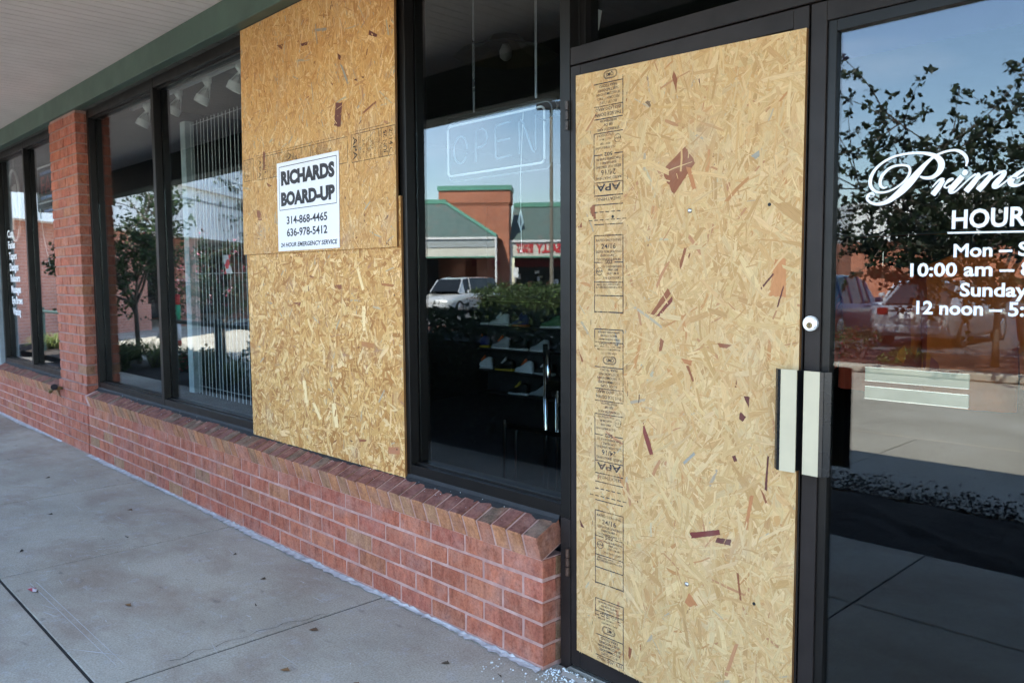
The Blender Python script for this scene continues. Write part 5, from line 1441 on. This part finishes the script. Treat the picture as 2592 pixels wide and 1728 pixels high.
# light pole, accessible parking sign
t = proot('light_pole', 'tall taupe parking-lot light pole mirrored at the right of the OPEN sign', 'lamp post')
s = MB(); s.tube([(.78, 33, -.16), (.78, 33, 8.2)], [.085, .06], 12); pb(s, 'pole', M('taupe_paint', (.23, .20, .15), .6), t)
s = MB(); s.tube([(.78, 33, -.16), (.78, 33, .6)], .28, 14); pb(s, 'concrete_base', CONC2, t)
s = MB(); s.box(.2, 32.7, 8.2, 1.36, 33.3, 8.42); pb(s, 'lamp_head', BLACK, t)
t = proot('parking_sign', 'small white parking sign on a post in front of the far shop row', 'sign')
s = MB(); s.box(3.26, 50, 1.55, 3.58, 50.02, 2.15); pb(s, 'plate', STUCCO, t)
s = MB(); s.tube([(3.42, 50.04, -.16), (3.42, 50.04, 2.2)], .03, 8); pb(s, 'post', STEEL, t)

# ------------------------------------------------------------------ vehicles
def car(name, loc, rz, label, cat, paint, L=4.7, H=1.45, W_=1.8, van=False, plate=True):
    t = thing(name, loc, label, cat); t.rotation_euler = (0, 0, rz)
    pm_ = NT('paint'); pm_m = pm_.pbr((*paint, 1), .28, .35, None, spec=.5, coat=.6)
    gm = DARKGLASS
    def b(mbld, nm, m, par=t, **kw):
        o = mbld.build(nm, m, None, **kw); o.parent = par; return o
    hl_ = L/2
    n = 14
    def sec(x, zb, zt, hw, tum=.0):
        P = []
        for k_ in range(n+1):
            a = k_/n
            if a < .3: P.append((x, -hw*(.93+.07*a/.3), zb+(zt-zb)*(a/.3)*.55))
            elif a < .5: q = (a-.3)/.2; P.append((x, -hw*(1-.10*q*q), zb+(zt-zb)*(.55+.45*math.sin(q*1.5708))))
            else: break
        P += [(x, -p[1], p[2]) for p in reversed(P)]
        return P
    def loft(secs):
        s = MB()
        for A, B in zip(secs, secs[1:]):
            for i in range(len(A)): j = (i+1) % len(A); s.face([A[i], B[i], B[j], A[j]])
        s.face(secs[0]); s.face(secs[-1][::-1]); return s
    hw = W_/2
    zs = .93 if not van else 1.02
    if van: prof = [(-hl_, .35, zs-.02, hw*.88), (-hl_+.08, .24, zs+.04, hw*.96), (-hl_+.5, .2, zs+.05, hw), (0, .2, zs+.02, hw), (hl_-1.3, .2, zs, hw), (hl_-.5, .22, zs-.14, hw*.97), (hl_-.1, .25, zs-.28, hw*.9), (hl_, .32, zs-.4, hw*.8)]
    else: prof = [(-hl_, .38, zs-.06, hw*.84), (-hl_+.10, .24, zs+.03, hw*.94), (-hl_+.7, .2, zs+.05, hw), (0, .18, zs, hw), (hl_-1.5, .2, zs-.01, hw), (hl_-.6, .22, zs-.14, hw*.97), (hl_-.12, .25, zs-.28, hw*.88), (hl_, .32, zs-.40, hw*.74)]
    b(loft([sec(*p) for p in prof]), 'body', pm_m, smooth=True, fix=True)
    if van: cab = [(-hl_+.05, zs, hw*.86), (-hl_+.28, H-.05, hw*.76), (-hl_+.9, H, hw*.76), (.4, H-.01, hw*.76), (.9, H-.10, hw*.72), (hl_-1.05, zs+.02, hw*.84)]
    else: cab = [(-hl_+.55, zs, hw*.82), (-hl_+1.25, H-.05, hw*.68), (-.55, H, hw*.68), (.15, H-.02, hw*.68), (.55, H-.12, hw*.68), (hl_-1.35, zs-.02, hw*.82)]
    s = MB()
    prev = None
    secs = []
    for x, z, h_ in cab:
        secs.append([(x, -hw*.90, zs-.05), (x, -h_, z), (x, -h_*.8, z+.03), (x, h_*.8, z+.03), (x, h_, z), (x, hw*.90, zs-.05)])
    g_, r_ = MB(), MB()
    for i, (A, B) in enumerate(zip(secs, secs[1:])):
        steep = i in (0, len(secs)-2)
        for q in range(5):
            f = [A[q], B[q], B[q+1], A[q+1]]
            (g_ if (steep and q in (1, 2, 3)) or (not steep and q in (0, 4)) else r_).face(f)
            if steep and q in (0, 4): pass
    b(r_, 'roof', pm_m, smooth=False, fix=False)
    b(g_, 'windows', gm)
    # pillars between the panes
    s = MB()
    for sg in (-1, 1):
        for A in secs[1:-1:2 if van else 1]:
            s.tube([(A[0][0], sg*(hw*.905), zs-.04), (A[1][0], sg*(abs(A[1][1])+.008), A[1][2])], .03, 6)
        for A, B in ((secs[0], secs[1]), (secs[-1], secs[-2])):
            s.tube([(A[1][0], sg*(abs(A[1][1])+.0), A[1][2]), (B[1][0], sg*(abs(B[1][1])+.005), B[1][2])], .035, 6)
    b(s, 'pillar', pm_m)
    for sx in (-hl_+.95, hl_-.95):
        for sg in (-1, 1):
            s = MB(); s.tube([(sx, sg*(hw-.20), .32), (sx, sg*(hw-.0), .32)], .325, 24)
            wh = b(s, 'wheel', GASKET, smooth=False)
            s = MB(); s.tube([(sx, sg*(hw+.001), .32), (sx, sg*(hw+.012), .32)], [.215, .19], 20); b(s, 'rim', STEEL, wh)
    for sg in (-1, 1):
        s = MB(); s.hexa([(-hl_-.005, sg*hw*.60-.11, .72), (-hl_+.15, sg*hw*.66-.11, .72), (-hl_+.15, sg*hw*.66+.14, .72), (-hl_-.005, sg*hw*.60+.13, .72), (-hl_+.0, sg*hw*.60-.11, .87), (-hl_+.15, sg*hw*.66-.11, .90), (-hl_+.15, sg*hw*.66+.14, .90), (-hl_+.0, sg*hw*.60+.13, .87)]); b(s, 'tail_light', M('tail_red', (.16, .008, .01), .2), fix=True)
        s = MB(); s.hexa([(hl_-.22, sg*hw*.62-.15, .58), (hl_+.0, sg*hw*.58-.13, .55), (hl_+.0, sg*hw*.58+.10, .55), (hl_-.22, sg*hw*.62+.15, .58), (hl_-.3, sg*hw*.62-.15, .72), (hl_-.06, sg*hw*.58-.13, .66), (hl_-.06, sg*hw*.58+.10, .66), (hl_-.3, sg*hw*.62+.15, .72)]); b(s, 'headlight', M('lamp_glass', (.75, .78, .8), .12), fix=True)
        s = MB(); s.box(hl_-1.75, sg*(hw+.02), zs-.02, hl_-1.55, sg*(hw+.16), zs+.11); b(s, 'mirror', pm_m, fix=True, bevel=.02)
    s = MB(); s.box(-hl_-.03, -hw*.8, .30, -hl_+.12, hw*.8, .50); b(s, 'rear_bumper', pm_m, fix=True, bevel=.03)
    s = MB(); s.box(hl_-.14, -hw*.62, .30, hl_+.03, hw*.62, .46); b(s, 'front_bumper', pm_m, fix=True, bevel=.03)
    if plate:
        s = MB(); s.box(-hl_-.022, -.15, .64, -hl_-.012, .15, .79); b(s, 'licence_plate', STUCCO)
        s = MB(); s.box(-hl_-.012, -.42, .80, -hl_+.01, .42, .84); b(s, 'chrome_strip', CHROME)
    return t
car('parked_car', (-5.0, -19.0, -.15), math.radians(-90), 'silver sedan with its tail to the island, mirrored below the lettering', 'car', (.36, .37, .39))
car('parked_car', (-7.9, -19.2, -.15), math.radians(-90), 'dark blue car parked left of the silver sedan', 'car', (.015, .03, .08), H=1.6)
car('parked_car', (-10.8, -19.2, -.15), math.radians(-90), 'dark grey car two spaces left of the silver sedan', 'car', (.05, .05, .055))
car('parked_car', (-2.1, -19.2, -.15), math.radians(-90), 'charcoal car behind the mirrored tree', 'car', (.03, .032, .036))
car('parked_car', (-8.4, -27, -.15), math.radians(90), 'white car in the second parking row', 'car', (.7, .71, .72))
car('parked_car', (-12.2, -27.2, -.15), math.radians(90), 'maroon car in the second parking row', 'car', (.13, .02, .025))
car('parked_car', (-5.75, -8.85, -.15), math.radians(180), 'silver car waiting in the drive, its tail mirrored low beside the door handle', 'car', (.50, .52, .54), L=4.6)
vx, vy = 5.5, 40.0
ca, sa = math.cos(PANG), math.sin(PANG)
vl_ = (PORG[0]+vx*ca-vy*sa, PORG[1]+vx*sa+vy*ca)
car('parked_minivan', (vl_[0], vl_[1], -.2), math.radians(73), 'white minivan parked nose-on in the lot, mirrored under the brick tower', 'minivan', (.72, .72, .70), L=4.9, H=1.72, W_=1.95, van=True)

# ------------------------------------------------------------------ litter
t = thing('candy_wrapper', (-2.25, -1.21, .002), 'torn red and white sweet wrapper on the pavement', 'wrapper')
s = MB(); P = [(-2.30, -1.20, .003), (-2.262, -1.222, .009), (-2.218, -1.21, .005), (-2.196, -1.20, .008), (-2.22, -1.19, .011), (-2.268, -1.187, .005)]
c0 = (-2.25, -1.203, .012); cols = [(.5, .46, .48), (.42, .06, .08), (.5, .42, .44), (.52, .5, .5), (.42, .06, .08), (.5, .46, .48)]
for i in range(6): s.face([P[i], P[(i+1) % 6], c0], cols[i])
s.build('foil', attr_mat('wrapper_foil', .35), t, fix=True)
spots = [(-4.6, -.55), (-3.55, -.8), (-2.75, -.62), (-1.75, -.95), (-1.35, -.55), (-1.62, -.38), (-.95, -.50), (-.72, -.75), (-2.05, -.32), (-3.3, -.42), (-.35, -.30), (-.14, -.22), (-2.9, -1.1), (-.45, -.62)]
pl = ['far along the wall', 'beyond the second joint', 'by the second joint', 'in the middle of the near slab', 'right of the wrapper', 'near the wall on the near slab', 'on the slab before the door', 'below the crack', 'close to the wall foot', 'near the wall by the second joint', 'in front of the wall end', 'at the corner of the wall end', 'left of the wrapper', 'at the bottom of the picture']
for (x, y), p in zip(spots, pl):
    t = thing('dry_leaf', (x, y, .002), 'small curled brown leaf fragment '+p, 'dead leaf', 'dry leaf bits on the pavement')
    s = MB(); a = R.uniform(0, 3.14); L = R.uniform(.010, .024); q = L*R.uniform(.25, .45)
    d = Vector((math.cos(a), math.sin(a), 0)); e = Vector((-d.y, d.x, 0)); o_ = Vector((x, y, .003))
    c = R.choice([(.10, .05, .025), (.06, .04, .025), (.16, .08, .03), (.04, .035, .03)])
    s.face([o_-d*L, o_+e*q+Vector((0, 0, .006)), o_+d*L, o_-e*q+Vector((0, 0, .001))], c); s.face([o_-d*L*.2, o_+e*q*1.2+d*L*.3+Vector((0, 0, .009)), o_+d*L*.9+Vector((0, 0, .004))], c)
    s.build('blade', attr_mat('dead_leaf', .8), t)
# shattered safety glass crumbs
GC = glass_mat('glass_crumb', (.9, .97, .97), 1.6)
GCW = M('frosted_glass_crumb', (.72, .78, .80), .15, 0, .1, spec=.9)
s = MB()
def crumb(x, y, z, r):
    P = [Vector((R.uniform(-1, 1), R.uniform(-1, 1), R.uniform(-.6, .8)))*r for _ in range(6)]
    P = [Vector((1, .1, 0))*r*R.uniform(.6, 1), Vector((-.2, 1, 0))*r*R.uniform(.6, 1), Vector((-1, -.1, 0))*r*R.uniform(.6, 1), Vector((.1, -1, 0))*r*R.uniform(.6, 1), Vector((0, 0, .9))*r, Vector((0, 0, -.5))*r]
    o_ = Vector((x, y, z+r*.5))
    for i in range(4):
        a, b = P[i], P[(i+1) % 4]
        s.face([o_+a, o_+b, o_+P[4]]); s.face([o_+b, o_+a, o_+P[5]])
for i in range(300):
    q = R.random()
    if q < .55: x, y = -.05+abs(R.gauss(0, .09)), -.035-abs(R.gauss(0, .05)); x = min(x, .5)
    elif q < .8: x, y = R.uniform(-.25, .7), -.10-abs(R.gauss(0, .08))
    else: x, y = -R.uniform(.0, 4.2), -.14-abs(R.gauss(0, .25))
    if x < -.05 and y > -.13: y = -.13-R.random()*.05
    if x > 0.003 and y > -.056: z = .0165
    else: z = .001
    if -.06 < x < .003 and y > -.09: z = .001
    crumb(x, y, z, R.uniform(.0018, .0058) if q < .8 else R.uniform(.001, .0028))
for i in range(70):
    x = R.uniform(-4.9, -.08); q = R.random()
    y = -.10+q*.09; crumb(x, y, .503+(y+.114)*.424-.001, R.uniform(.001, .003))
tag(s.build('glass_crumbs', GCW), 'crumbs of shattered window glass scattered at the foot of the door and wall', 'broken glass', kind='stuff')
